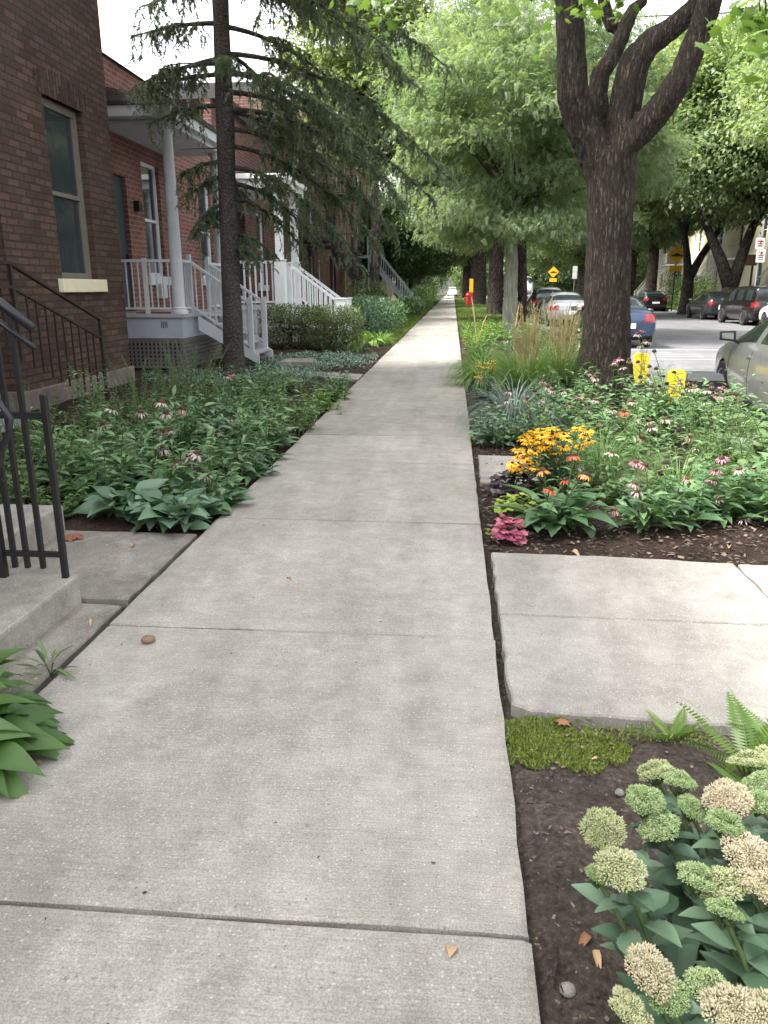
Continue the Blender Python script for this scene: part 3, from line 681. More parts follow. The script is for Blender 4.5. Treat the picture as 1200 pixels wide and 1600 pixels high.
# ================================================================== further houses with steep outside stairs
def walkup(name, label, y0, y1, wallm, floors, X=-7.0, stair=None, sm=None, tm=None, bal=True, balm=None, H=10.0):
    h = thing(name, label, 'house', (X, (y0+y1)/2, 0))
    def Q(mbs, nm, m, **k):
        o = mbs.build(nm, m, h, **k); o.location = -h.location; return o
    hs = []
    for fz in floors:
        n = 3
        for k in range(n):
            c = y0+(y1-y0)*(k+.5)/n; hs.append((c-.5, c+.5, fz+.9, fz+2.7))
    wb = MB(); ysort = sorted(set((a, b) for a, b, _, _ in hs)); zs = sorted(set((c, d) for _, _, c, d in hs))
    z = -.1
    for c, d in zs:
        wb.box(X-.3, X, y0, y1, z, c); y = y0
        for a, b in ysort: wb.box(X-.3, X, y, a, c, d); y = b
        wb.box(X-.3, X, y, y1, c, d); z = d
    wb.box(X-.3, X, y0, y1, z, H); wb.box(X-4, X-.31, y0+.003, y0+.3, -.1, H)
    Q(wb, 'wall', wallm)
    for a, b, c, d in hs:
        o = window_x(h, X, a, b, c, d, M['greywhite']); o.location = -h.location
    r = MB(); r.box(X-4.2, X+.15, y0, y1, H, H+.35); Q(r, 'roof', M['flashing'])
    if bal:
        ym = (y0+y1)/2
        for fz in floors[1:]:
            b = MB(); b.box(X+.002, X+1.6, ym-1.5, ym+1.5, fz-.15, fz); Q(b, 'balcony', balm or M['dark'])
            b = MB(); rail_run(b, (X+1.55,ym-1.45,fz), (X+1.55,ym+1.45,fz), 1.0, .1, 22, .04, .02); rail_run(b, (X+.05,ym-1.45,fz), (X+1.55,ym-1.45,fz), 1.0, .1, 12, .04, .02); Q(b, 'balcony_railing', balm or M['black_iron'])
    if stair:
        xa, xb, ya, yb, zt = stair
        n0 = set(h.children); stair_x(h, xa, 0.0, xb, zt, ya, yb, 14, tm, sm)
        for o in set(h.children)-n0: o.location = -h.location
        for y in (ya, yb):
            b = MB(); rail_run(b, (xa,y,.1), (xb,y,zt), 1.0, .1, 18, .05, .028); post(b, xa, y, -.05, 1.25, .09, .0); post(b, xb, y, zt-.1, zt+1.15, .09, .0); Q(b, 'stair_railing', sm)
        b = MB(); b.box(min(xb, X), max(xb, X)-.0, ya, yb, zt-.16, zt-.005); Q(b, 'landing', tm)
        for y in (ya+.1, yb-.1):
            b = MB(); b.box(xb+.0, xb+.1, y-.05, y+.05, -.05, zt-.165); Q(b, 'landing_post', sm)
    return h
walkup('brick_house', 'shaded brick walk-up with steep black iron outside stair', 30.0, 41.5, M['brick_dark'], (0.3, 3.6), X=-7.0, H=8.2, stair=(-3.3, -5.9, 38.2, 39.6, 3.45), sm=M['black_iron'], tm=M['black_iron'], balm=M['black_iron'])
walkup('brick_house', 'brick walk-up with steep blue grey wooden outside stair', 41.5, 58, M['brick_red'], (0.3, 3.6, 6.8), X=-7.4, stair=(-2.75, -5.6, 52.5, 54.5, 3.55), sm=M['bluegrey'], tm=M['bluegrey'], balm=M['black_iron'])
walkup('brick_house', 'far shaded brick house at the left end of the street', 58, 75, M['brick_dark'], (0.3, 3.6, 6.8), X=-7.2, balm=M['black_iron'])
walkup('brick_house', 'farthest tan brick house on the left of the sidewalk', 75, 95, M['brick_tan'], (0.3, 3.6, 6.8), X=-7.2, balm=M['black_iron'])
# across the road (facing -X: mirrored by a half turn)
def across(label, y0, y1, wallm, stairm, H=9.5, X=22.0):
    h = walkup('brick_house', label, -(y1-y0)/2, (y1-y0)/2, wallm, (0.5, 3.7), X=-4.0, stair=(-.2, -2.6, -1.0, .4, 3.4), sm=stairm, tm=stairm, balm=stairm, H=H)
    # children hold offsets relative to the house centre, so turning the empty turns the whole house
    h.location = (X, (y0+y1)/2, 0); h.rotation_euler = (0, 0, math.pi)
    return h
across('cream house with white outside stair across the road behind the forked tree', 58, 72, M['cream'], M['white'])
across('tan brick house across the road behind the twin trunk tree', 44, 57.5, M['brick_tan'], M['white'])
across('red brick house across the road at the right edge of the photo', 30, 43.5, M['brick_red'], M['white'])
across('far pale house across the road beyond the cream house', 72.5, 90, M['cream'], M['white'])
# ================================================================== cars
from mathutils.bvhtree import BVHTree
def evalmesh(o, name):
    dg = bpy.context.evaluated_depsgraph_get(); me = bpy.data.meshes.new_from_object(o.evaluated_get(dg), depsgraph=dg); me.name = name; return me
PROF = {  # y, z bottom, z belt, half width at belt, z top, half width of top
 'sedan': ([(-2.30,.42,.72,.70,.80,.58),(-2.24,.30,.88,.84,.98,.70),(-2.0,.22,.95,.885,1.06,.72),(-1.62,.20,.96,.90,1.10,.70),(-1.0,.20,.96,.90,1.38,.60),(-.65,.20,.95,.90,1.44,.59),(-.08,.20,.94,.90,1.465,.59),(.02,.20,.94,.90,1.465,.59),(.42,.20,.93,.90,1.42,.58),(1.12,.20,.92,.90,1.03,.70),(1.6,.20,.89,.89,.97,.70),(2.02,.22,.80,.87,.87,.66),(2.24,.28,.68,.80,.75,.60),(2.33,.40,.58,.66,.63,.50)],
           (3,), (8,), (4,5,7,8), 1.38),
 'hatch': ([(-2.12,.42,.80,.70,.95,.60),(-2.05,.30,.95,.83,1.12,.66),(-1.9,.22,.98,.86,1.20,.62),(-1.30,.20,.98,.87,1.42,.58),(-.75,.20,.96,.875,1.48,.58),(-.10,.20,.95,.875,1.50,.58),(0,.20,.95,.875,1.50,.58),(.40,.20,.94,.875,1.45,.57),(1.22,.20,.92,.87,1.05,.66),(1.6,.20,.88,.86,.96,.66),(1.95,.22,.78,.83,.84,.62),(2.10,.28,.66,.76,.72,.56),(2.18,.40,.56,.62,.60,.48)],
           (2,), (7,), (3,4,6,7), 1.27),
 'box':   ([(-1.98,.42,.90,.74,1.50,.66),(-1.94,.28,.98,.82,1.62,.70),(-1.80,.20,1.0,.845,1.66,.70),(-1.0,.20,1.0,.85,1.68,.70),(-.9,.20,1.0,.85,1.68,.70),(-.05,.20,.99,.85,1.68,.70),(.05,.20,.99,.85,1.67,.70),(.72,.20,.97,.85,1.62,.68),(1.18,.20,.96,.84,1.08,.70),(1.6,.20,.94,.83,1.03,.70),(1.86,.24,.84,.80,.90,.66),(1.95,.30,.72,.74,.78,.60),(2.0,.42,.6,.62,.65,.52)],
           (0,), (7,), (2,4,6), 1.22),
 'suv':   ([(-2.25,.45,.95,.74,1.10,.66),(-2.18,.32,1.05,.86,1.30,.70),(-2.0,.25,1.07,.90,1.52,.68),(-1.5,.24,1.06,.91,1.66,.66),(-.8,.24,1.05,.92,1.70,.66),(-.05,.24,1.04,.92,1.70,.66),(.05,.24,1.04,.92,1.70,.66),(.45,.24,1.03,.92,1.64,.65),(1.10,.24,1.02,.91,1.16,.74),(1.65,.24,1.0,.90,1.10,.74),(2.05,.26,.90,.88,.98,.70),(2.22,.32,.78,.82,.85,.64),(2.30,.45,.66,.68,.72,.54)],
           (1,), (7,), (2,3,4,6,7), 1.36),
 'van':   ([(-2.95,.42,1.2,.90,2.40,.80),(-2.9,.30,1.2,.95,2.48,.86),(-2.6,.25,1.2,.97,2.52,.88),(-1.2,.25,1.2,.98,2.55,.88),(-.2,.25,1.2,.98,2.55,.88),(.5,.25,1.2,.98,2.55,.88),(.6,.25,1.2,.98,2.54,.88),(1.35,.25,1.18,.97,2.36,.84),(2.0,.25,1.16,.95,1.55,.84),(2.5,.26,1.1,.92,1.25,.78),(2.78,.32,.95,.86,1.05,.72),(2.9,.45,.75,.72,.82,.58)],
           (0,), (7,), (6,), 1.75),
}
def wheel_meshes(r=.32, spokes=5):
    X = Matrix.Rotation(math.pi/2, 3, 'Y')
    t = MB(); t.lathe((0,0,0), [(r*.66,-.09),(r*.8,-.105),(r*.95,-.10),(r,-.07),(r,.07),(r*.95,.10),(r*.8,.105),(r*.66,.09)], 28, X)
    m = MB(); m.lathe((0,0,0), [(r*.64,-.085),(r*.67,-.10),(r*.60,-.085),(r*.56,-.05),(.02,-.05)], 24, X)
    m.lathe((0,0,0), [(.0,-.075),(r*.16,-.07),(r*.18,-.045)], 12, X)
    for k in range(spokes):
        a = 2*math.pi*k/spokes; d = Vector((0, math.cos(a), math.sin(a)))
        m.bar(d*r*.1+Vector((-.06,0,0)), d*r*.62+Vector((-.075,0,0)), .05, .02, ref=(1,0,0))
    return t, m
M['tyre'] = plain('tyre_rubber', (0.010,0.010,0.0105), 0.85); M['rim'] = plain('alloy_rim', (0.42,0.43,0.44), 0.35, metal=0.8)
M['well'] = M['dark']; M['red_lens'] = plain('red_tail_lens', (0.22,0.012,0.016), 0.15, coat=0.6); M['clear_lens'] = plain('clear_lens', (0.75,0.76,0.78), 0.12, coat=0.6)
M['blackplastic'] = plain('black_plastic', (0.010,0.010,0.011), 0.5); M['plate'] = plain('licence_plate', (0.75,0.76,0.80), 0.4)
M['mirror'] = plain('mirror_glass', (0.22,0.25,0.24), 0.08, metal=.9)
M['chrome'] = plain('bright_trim', (0.65,0.66,0.68), 0.2, metal=0.9)
_wm = {}
def car(kind, label, cat, loc, paint, rz=0.0, levels=2, spokes=5, group=None, name='parked_car', sc=(1,1,1), pillars=True):
    st, rear, front, side, yw = PROF[kind]
    v = []; f = []; fm = []
    nst = len(st); half = 8
    for (y, zb, zm, wm, zt, wt) in st:
        h = [(wm*.78, zb), (wm*.96, zb+.05), (wm, zb+(zm-zb)*.45), (wm*.992, zb+(zm-zb)*.82), (wm*.94, zm), (wt*1.03, zt-(zt-zm)*.12), (wt*.84, zt), (0, zt+.018)]
        ring = h + [(-x, z) for x, z in h[-2::-1]]
        v += [(x, y, z) for x, z in ring]
    k = len(v)//nst
    for i in range(nst-1):
        for j in range(k-1):
            f.append((i*k+j, i*k+j+1, (i+1)*k+j+1, (i+1)*k+j))
            jj = j if j < 7 else 13-j
            g = 0
            if jj == 4 and i in side: g = 1
            if jj in (5, 6) and (i in rear or i in front): g = 1
            fm.append(g)
        f.append((i*k+k-1, i*k, (i+1)*k, (i+1)*k+k-1)); fm.append(0)
    f.append(tuple(range(k))); fm.append(0); f.append(tuple(range((nst-1)*k, nst*k))[::-1]); fm.append(0)
    me = bpy.data.meshes.new('cage'); me.from_pydata(v, [], f); me.polygons.foreach_set('material_index', fm)
    bm = bmesh.new(); bm.from_mesh(me); bmesh.ops.recalc_face_normals(bm, faces=bm.faces); bm.to_mesh(me); bm.free()
    me.materials.append(paint); me.materials.append(M['glass_car'])
    tmp = bpy.data.objects.new('tmp', me); COL.objects.link(tmp)
    sb = tmp.modifiers.new('s', 'SUBSURF'); sb.levels = levels; sb.render_levels = levels
    sm = evalmesh(tmp, 'smooth')
    bmg = bmesh.new(); bmg.from_mesh(sm); bmg.faces.ensure_lookup_table(); bmg.normal_update()
    bvh = BVHTree.FromBMesh(bmg)
    def patch(pred, off):
        mb = MB(); idx = {}
        for fc in bmg.faces:
            if pred(fc):
                ids = []
                for vv in fc.verts:
                    if vv.index not in idx: idx[vv.index] = len(mb.v); mb.v.append(tuple(vv.co+vv.normal*off))
                    ids.append(idx[vv.index])
                mb.f.append(ids); mb.m.append(0)
        return mb
    def side_x(y, z):
        h = bvh.ray_cast(Vector((-3, y, z)), Vector((1, 0, 0)))
        return h[0].x if h[0] is not None else -.9
    # wheel arches cut out of the body
    cut = MB()
    X = Matrix.Rotation(math.pi/2, 3, 'Y'); r = .33*(1.12 if kind in ('suv', 'van') else 1)
    for yy in (-yw, yw):
        for sx in (-1, 1):
            cut.lathe((sx*.98, yy, .32), [(r+.045, -.36), (r+.045, .36)], 28, X)
    cme = cut.mesh('cut', M['well']); cob = bpy.data.objects.new('cut', cme); COL.objects.link(cob)
    bo = tmp.modifiers.new('b', 'BOOLEAN'); bo.operation = 'DIFFERENCE'; bo.object = cob; bo.solver = 'EXACT'; bo.material_mode = 'TRANSFER'
    bme = evalmesh(tmp, 'body'); bpy.data.objects.remove(tmp); bpy.data.objects.remove(cob)
    bme.polygons.foreach_set('use_smooth', [True]*len(bme.polygons)); bme.set_sharp_from_angle(angle=R(38))
    root = thing(name, label, cat, loc, rz, group, sc)
    link('body', bme, root)
    # keep glass as its own part, a few mm proud of the shell
    gl = patch(lambda fc: fc.material_index == 1, .004); lab = list(range(len(gl.v)))
    def find(a):
        while lab[a] != a: lab[a] = lab[lab[a]]; a = lab[a]
        return a
    for fc in gl.f:
        for q in fc[1:]: lab[find(q)] = find(fc[0])
    for rt_ in sorted(set(find(fc[0]) for fc in gl.f)):
        fs = [fc for fc in gl.f if find(fc[0]) == rt_]; ids = sorted(set(q for fc in fs for q in fc)); mp_ = {q: k for k, q in enumerate(ids)}
        g1 = MB(); g1.add([gl.v[q] for q in ids], [[mp_[q] for q in fc] for fc in fs]); g1.build('window', M['glass_car'], root, smooth=True)
    yr = st[0][0]; yf = st[-1][0]; zm = st[2][2]
    for sx in (-1, 1):
        tl = patch(lambda fc: (fc.calc_center_median().y < yr+.24 and sx*fc.calc_center_median().x > .50 and zm-.22 < fc.calc_center_median().z < zm-.01 and fc.material_index == 0), .006)
        if tl.f: tl.build('tail_lamp', M['red_lens'], root, smooth=True)
        hl = patch(lambda fc: (fc.calc_center_median().y > yf-.42 and sx*fc.calc_center_median().x > .42 and .60 < fc.calc_center_median().z < .80 and fc.material_index == 0), .006)
        if hl.f: hl.build('headlight', M['clear_lens'], root, smooth=True)
    lo = patch(lambda fc: fc.calc_center_median().z < .34 and abs(fc.calc_center_median().y) > yw+.36, .004)
    if lo.f: lo.build('bumper_trim', M['blackplastic'], root, smooth=True)
    p = MB(); p.box(-.26,.26,yr-.035,yr-.02,.56,.70); p.build('licence_plate', M['plate'], root)
    key = (round(r, 3), spokes)
    if key not in _wm:
        t, mm = wheel_meshes(r, spokes); _wm[key] = (t.mesh('wheel', M['tyre'], True, angle=40), mm.mesh('rim', M['rim'], True, angle=30))
    for yy in (-yw, yw):
        for sx in (-1, 1):
            w = link('wheel', _wm[key][0], root, (sx*.80, yy, r), (0, 0, 0 if sx < 0 else math.pi)); link('rim', _wm[key][1], w)
    # mirrors, door seams and handles
    ym = st[front[0]][0]+.42; zmr = st[front[0]+1][2]+.10
    for sx in (-1, 1):
        mr = MB(); x0 = sx*(abs(side_x(ym, zmr-.14))-.02)
        mr.hexa([(x0+sx*.05,ym-.07,zmr-.06),(x0+sx*.26,ym-.06,zmr-.045),(x0+sx*.24,ym+.05,zmr-.03),(x0+sx*.07,ym+.07,zmr-.05)],
                [(x0+sx*.06,ym-.07,zmr+.085),(x0+sx*.27,ym-.06,zmr+.075),(x0+sx*.24,ym+.04,zmr+.06),(x0+sx*.08,ym+.06,zmr+.075)])
        mr.bar((x0-sx*.03,ym,zmr-.09), (x0+sx*.10,ym,zmr-.03), .06, .04)
        mo = mr.build('mirror', [M['blackplastic']], root, bevel=.012, smooth=True, angle=50)
        gm = MB(); gm.add([(x0+sx*.085,ym-.0735,zmr-.030),(x0+sx*.232,ym-.066,zmr-.020),(x0+sx*.238,ym-.066,zmr+.050),(x0+sx*.09,ym-.0735,zmr+.056)], [(0,1,2,3)]); gm.build('mirror_glass', M['mirror'], mo)
    if levels >= 2:
        for sx in (-1, 1):
            dm = MB()
            for y in (st[front[0]][0]+.62, -.03, -1.02):
                pts = []
                for q in range(9):
                    z = .30+(zm-.36)*q/8; x = side_x(y, z); pts.append((-sx*(-x) if sx < 0 else -x, y, z))
                pts = [(sx*abs(px), py, pz) for px, py, pz in pts]
                dm.tube(pts, .0045, 5)
            dm.build('door_seam', M['blackplastic'], root)
            hm = MB()
            for y in (.14, -.86): x = abs(side_x(y, zm-.13)); hm.bar((sx*(x+.012), y, zm-.13), (sx*(x+.012), y-.17, zm-.125), .03, .028)
            hm.build('door_handle', paint, root, bevel=.006)
    bmg.free(); bpy.data.meshes.remove(sm); bpy.data.meshes.remove(me)
    return root
P = {k: carpaint('paint_'+k, c, m) for k, (c, m) in dict(grey_green=((0.29,0.297,0.287), .5), blue=((0.024,0.042,0.092), .5), silver=((0.42,0.43,0.48), .6), black=((0.008,0.0085,0.0095), .3),
     white=((0.72,0.73,0.74), .0), maroon=((0.010,0.0072,0.0085), .3), slate=((0.04,0.043,0.052), .5), red=((0.25,0.02,0.02), .3)).items()}
GL, GR = 'cars parked along the garden strip', 'cars parked across the road'
car('sedan', 'grey green sedan nearest the camera beside the coneflowers at the right edge', 'car', (4.60, 10.04, -.15), P['grey_green'], rz=R(-6), levels=3, spokes=7, group=GL)
car('sedan', 'dark blue sedan seen from behind just beyond the big tree trunk', 'car', (4.85, 24.9, -.15), P['blue'], levels=3, group=GL)
car('sedan', 'silver car parked ahead of the dark blue sedan', 'car', (5.05, 37.0, -.15), P['silver'], group=GL)
car('suv', 'black car with dark windows parked ahead of the silver car', 'car', (5.1, 44.5, -.15), P['black'], group=GL)
car('hatch', 'white car parked ahead of the black car', 'car', (5.1, 52.5, -.15), P['white'], group=GL)
car('van', 'tall white van rising above the parked cars', 'van', (5.3, 66, -.15), P['white'], name='delivery_van', group=GL)
car('suv', 'far dark car parked beyond the white van', 'car', (5.1, 82, -.15), P['slate'], group=GL)
car('hatch', 'far silver car in the last of the row beside the garden strip', 'car', (5.1, 92, -.15), P['silver'], group=GL)
car('suv', 'dark car far up the middle of the road with white roof glare', 'car', (10.2, 88, -.15), P['black'])
car('hatch', 'slate grey hatchback parked across the road ahead of the boxy maroon car', 'car', (14.35, 45.6, -.15), P['slate'], spokes=8, group=GR)
car('box', 'boxy dark maroon car parked across the road', 'car', (14.15, 39.1, -.15), P['maroon'], spokes=9, group=GR, sc=(1.02,1.22,1.04))
car('sedan', 'white car behind the boxy maroon car at the right edge', 'car', (14.1, 33.6, -.15), P['white'], spokes=8, group=GR)
car('hatch', 'black car with red tail lamps parked across the road by the bin', 'car', (14.6, 61, -.15), P['black'], group=GR)
car('suv', 'white car at the far end of the sidewalk crossing the street', 'car', (-.1, 150, -.05), P['white'], rz=math.pi)

# ================================================================== street furniture
M['pole'] = barkmat('weathered_pole_wood', [(0.20,0.21,0.17),(0.30,0.31,0.26),(0.38,0.385,0.33)], zs=.04, scale=20, strength=.25, dist=.01)
M['hyd_red'] = plain('hydrant_red', (0.42,0.03,0.025), 0.45); M['yellow'] = plain('yellow_plastic', (0.80,0.60,0.03), 0.5, var=.08)
M['amber'] = plain('sign_amber', (0.85,0.45,0.02), 0.45); M['slate_plastic'] = plain('slate_plastic', (0.024,0.027,0.034), 0.5, var=.2)
M['galv'] = plain('galvanised_steel', (0.36,0.37,0.38), 0.4, metal=.7); M['signwhite'] = plain('sign_white', (0.80,0.80,0.80), 0.4, var=.03); M['signred'] = plain('sign_red', (0.50,0.10,0.10), 0.4, var=.03); M['signblack'] = plain('sign_black', (0.015,0.015,0.015), 0.4)
def T(name, label, cat, loc, group=None): return thing(name, label, cat, loc, 0, group)
pb = PY(797, 470, 28.0)
t = T('utility_pole', 'weathered grey green wooden utility pole between the thin tree and a dark trunk', 'pole', (pb.x, 28, -.05))
a = MB(); a.tube([(0,0,0),(0.0,0,4),(.02,0,10.5)], [.24,.22,.18], 16); a.build('shaft', M['pole'], t, smooth=True, angle=60)
a = MB(); a.bar((-.9,0,9.6),(.9,0,9.6),.1,.12); a.build('cross_arm', M['pole'], t)
for k, (x, z, q) in enumerate(((-.8, 9.68, (16.3,60,7.6)), (.8, 9.68, (16.6,22,8.6)))):
    A = Vector((pb.x+x, 28, z)); B = Vector(q); mid = A.lerp(B, .5)-Vector((0,0,.5)); pts = [A.lerp(mid, u).lerp(mid.lerp(B, u), u) for u in [i/14 for i in range(15)]]
    w = MB(); w.tube(pts, .02, 5); tag(w.build('overhead_cable', M['blackplastic']), ['thin overhead cable running from the pole up the street', 'thin overhead cable crossing the road to the right'][k], 'cable')
hp = PY(731, 470, 70)
t = T('fire_hydrant', 'red fire hydrant at the edge of the far lawn', 'hydrant', (hp.x, 70, -.03))
a = MB(); a.lathe((0,0,0), [(.22,0),(.22,.06),(.17,.08),(.17,.85),(.21,.87),(.21,.93),(.17,.96),(.14,1.06),(.06,1.12),(.05,1.2)], 14); a.build('barrel', M['hyd_red'], t, smooth=True, angle=40)
for s in (-1, 1): a = MB(); a.tube([(s*.15,0,.68),(s*.3,0,.68)], .085, 10); a.build('outlet', M['hyd_red'], t, smooth=True, angle=40)
t = T('marker_post', 'amber and red marker post standing behind the fire hydrant', 'post', (hp.x+.28, 70.6, -.03))
a = MB(); a.box(-.17,.17,-.06,.06,1.15,2.3); a.build('panel', M['amber'], t, bevel=.03); a = MB(); a.box(-.14,.14,-.05,.05,0,1.15); a.build('stem', M['hyd_red'], t)
# yellow flat delineators and a dark bin beside the road
for i, (px, ptop, pbot, Y, lb) in enumerate(((1003, 551, 598, 12.9, 'yellow flat marker post beside the tree trunk'), (1058, 577, 642, 10.6, 'yellow flat marker post beside the dark storage bin'))):
    A = PY(px, ptop, Y); t = T('marker_post', lb, 'post', (A.x, Y, -.04), 'yellow marker posts by the kerb')
    h = A.z+.04; w = .12
    a = MB(); pr = [(-w,.05),(w,.05),(w,h-.05),(w-.03,h-.01),(-w+.05,h),(-w,h-.04)]; a.prism(pr, 'y', -.03, .03); a.build('panel', M['yellow'], t, bevel=.012)
    a = MB(); a.lathe((0,0,0), [(.17,0),(.16,.05),(.08,.06)], 16); a.build('foot', M['blackplastic'], t)
A = PY(1093, 582, 10.9)
t = T('storage_bin', 'dark slate plastic bin by the kerb in front of the grey green sedan', 'bin', (A.x+.02, 10.9, -.05))
h = A.z+.05
a = MB(); a.hexa([(-.19,-.2,0),(.19,-.2,0),(.19,.2,0),(-.19,.2,0)], [(-.235,-.24,h-.09),(.235,-.24,h-.09),(.235,.24,h-.09),(-.235,.24,h-.09)]); a.build('body', M['slate_plastic'], t, bevel=.03, smooth=True, angle=40)
a = MB(); a.hexa([(-.255,-.26,h-.088),(.255,-.26,h-.088),(.255,.26,h-.088),(-.255,.26,h-.088)], [(-.23,-.2,h),(.23,-.2,h),(.23,.2,h),(-.23,.2,h)]); a.build('lid', plain('pale_bin_lid', (0.06,0.063,0.072), .45), t, bevel=.02, smooth=True, angle=40)
A = PY(1022, 464, 64); t = T('wheeled_bin', 'dark grey bin standing on the kerb across the road', 'bin', (A.x, 64, -.02))
a = MB(); a.hexa([(-.25,-.25,0),(.25,-.25,0),(.25,.25,0),(-.25,.25,0)], [(-.31,-.3,.78),(.31,-.3,.78),(.31,.3,.78),(-.31,.3,.78)]); a.build('body', M['slate_plastic'], t, bevel=.03)
a = MB(); a.hexa([(-.34,-.33,.782),(.34,-.33,.782),(.34,.33,.782),(-.34,.33,.782)], [(-.3,-.25,.87),(.3,-.25,.87),(.3,.28,.87),(-.3,.28,.87)]); a.build('lid', M['slate_plastic'], t, bevel=.02)
# speed hump warning sign
def hump_sign(label, px, py, Y, s):
    A = PY(px, py, Y); t = T('speed_hump_sign', label, 'traffic sign', (A.x, Y, -.05), 'speed hump signs')
    zc = A.z+.05
    a = MB(); a.box(-.04,.04,.03,.10,0,zc+.6*s); a.build('post', M['galv'] if s < .8 else M['slate_plastic'], t)
    a = MB(); a.prism([(0,zc-.72*s),(.72*s,zc),(0,zc+.72*s),(-.72*s,zc)], 'y', 0, .025); sg = a.build('sign_plate', M['amber'], t, bevel=.008)
    a = MB(); a.prism([(-.46*s,zc-.13*s),(.46*s,zc-.13*s),(.44*s,zc-.02*s),(.24*s,zc+.0*s),(.13*s,zc+.10*s),(-.13*s,zc+.10*s),(-.24*s,zc+.0*s),(-.44*s,zc-.02*s)], 'y', -.006, -.002); a.build('hump_symbol', M['signblack'], sg)
    a = MB(); a.box(-.48*s,.48*s,0,.025,zc-1.25*s,zc-.80*s); p2 = a.build('speed_plate', M['amber'], t, bevel=.006)
    return t
hump_sign('amber speed hump diamond sign across the road beside the forked tree', 1058, 398, 56, .85)
hump_sign('far amber diamond sign above the parked cars', 865, 425, 92, .85)
# no parking sign plates
def ring(mb, c, r, w, y, n=24):
    vs = []
    for k in range(n): a = 2*math.pi*k/n; vs += [(c[0]+r*math.cos(a), y, c[1]+r*math.sin(a)), (c[0]+(r-w)*math.cos(a), y, c[1]+(r-w)*math.sin(a))]
    mb.add(vs, [(2*k, 2*k+1, (2*k+3) % (2*n), (2*k+2) % (2*n)) for k in range(n)])
def park_sign(label, px, ptop, Y, plates, w, full=True):
    A = PY(px, ptop, Y); t = T('parking_sign', label, 'traffic sign', (A.x, Y, -.05)); z = A.z+.05
    a = MB(); a.tube([(0,.06,0),(0,.06,z+.1)], .04, 10); a.build('post', M['galv'], t)
    for h, dx in plates:
        p = MB(); p.box(dx-w,dx+w,0,.02,z-h,z); s = p.build('sign_plate', M['signwhite'], t, bevel=.01)
        if full:
            c = (dx, z-w*.95)
            b = MB(); b.box(c[0]-.09*w,c[0]+.06*w,-.006,-.003,c[1]-.42*w,c[1]+.42*w); b.prism([(c[0]+.06*w,c[1]-.02*w),(c[0]+.38*w,c[1]-.02*w),(c[0]+.38*w,c[1]+.42*w),(c[0]+.06*w,c[1]+.42*w)], 'y', -.006, -.003); b.build('letter', M['signblack'], s)
            b = MB(); ring(b, c, .74*w, .10*w, -.009); b.add([(c[0]-.55*w,-.0085,c[1]+.44*w),(c[0]-.44*w,-.0085,c[1]+.55*w),(c[0]+.55*w,-.0085,c[1]-.44*w),(c[0]+.44*w,-.0085,c[1]-.55*w)], [(0,1,2,3)]); b.build('ban_ring', M['signred'], s)
            b = MB()
            for q in range(3): b.box(dx-.6*w,dx+.6*w,-.006,-.003,z-h+.10+q*.1,z-h+.14+q*.1) if h > 2.3*w else None
            if b.v: b.build('text_line', M['signblack'], s)
        z -= h+.04
park_sign('white no parking sign plates at the right edge of the photo', 1190, 372, 40, ((.48, -.03), (.58, .07)), .20)
park_sign('far white parking sign plates beyond the parked cars', 899, 416, 85, ((.55, 0), (.65, 0)), .24, False)
t = T('notice_board', 'small brown board fixed to a post between the far trees', 'sign', (PY(1178, 405, 48).x, 48, -.05)); zz = PY(1178, 405, 48).z
a = MB(); a.box(-.45,.45,0,.04,zz-.3,zz+.3); a.build('board', plain('brown_board', (.30,.15,.09), .6), t); a = MB(); a.box(-.05,.05,.045,.12,0,zz); a.build('post', M['slate_plastic'], t)
# ================================================================== trees
M['bark_maple'] = barkmat('maple_bark', [(0.028,0.022,0.018),(0.060,0.048,0.040),(0.10,0.083,0.070)], zs=.13, scale=30, strength=1.0, dist=.03)
M['bark'] = barkmat('street_tree_bark', [(0.028,0.022,0.018),(0.080,0.066,0.056),(0.15,0.13,0.11)], zs=.15, scale=18, strength=.8, dist=.03)
M['bark_spruce'] = barkmat('spruce_bark', [(0.030,0.026,0.023),(0.085,0.073,0.064),(0.15,0.132,0.118)], zs=.55, scale=34, strength=.7, dist=.015)
M['lf_maple'] = leafmat('maple_leaves', [(0.053,0.097,0.021),(0.095,0.165,0.037),(0.156,0.244,0.059)], trans=.42)
M['lf_locust'] = leafmat('locust_leaves', [(0.091,0.141,0.073),(0.166,0.230,0.125),(0.285,0.354,0.214)], trans=.52)
M['lf_street'] = leafmat('street_tree_leaves', [(0.106,0.162,0.074),(0.187,0.257,0.124),(0.296,0.368,0.197)], trans=.55)
M['lf_yellow'] = leafmat('yellow_green_leaves', [(0.096,0.143,0.048),(0.170,0.225,0.079),(0.261,0.309,0.131)], trans=.5)
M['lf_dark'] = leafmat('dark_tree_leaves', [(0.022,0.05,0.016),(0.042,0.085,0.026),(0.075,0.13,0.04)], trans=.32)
M['needles'] = leafmat('spruce_needles', [(0.095,0.129,0.084),(0.164,0.209,0.130),(0.270,0.324,0.197)], trans=.32, rough=.5)
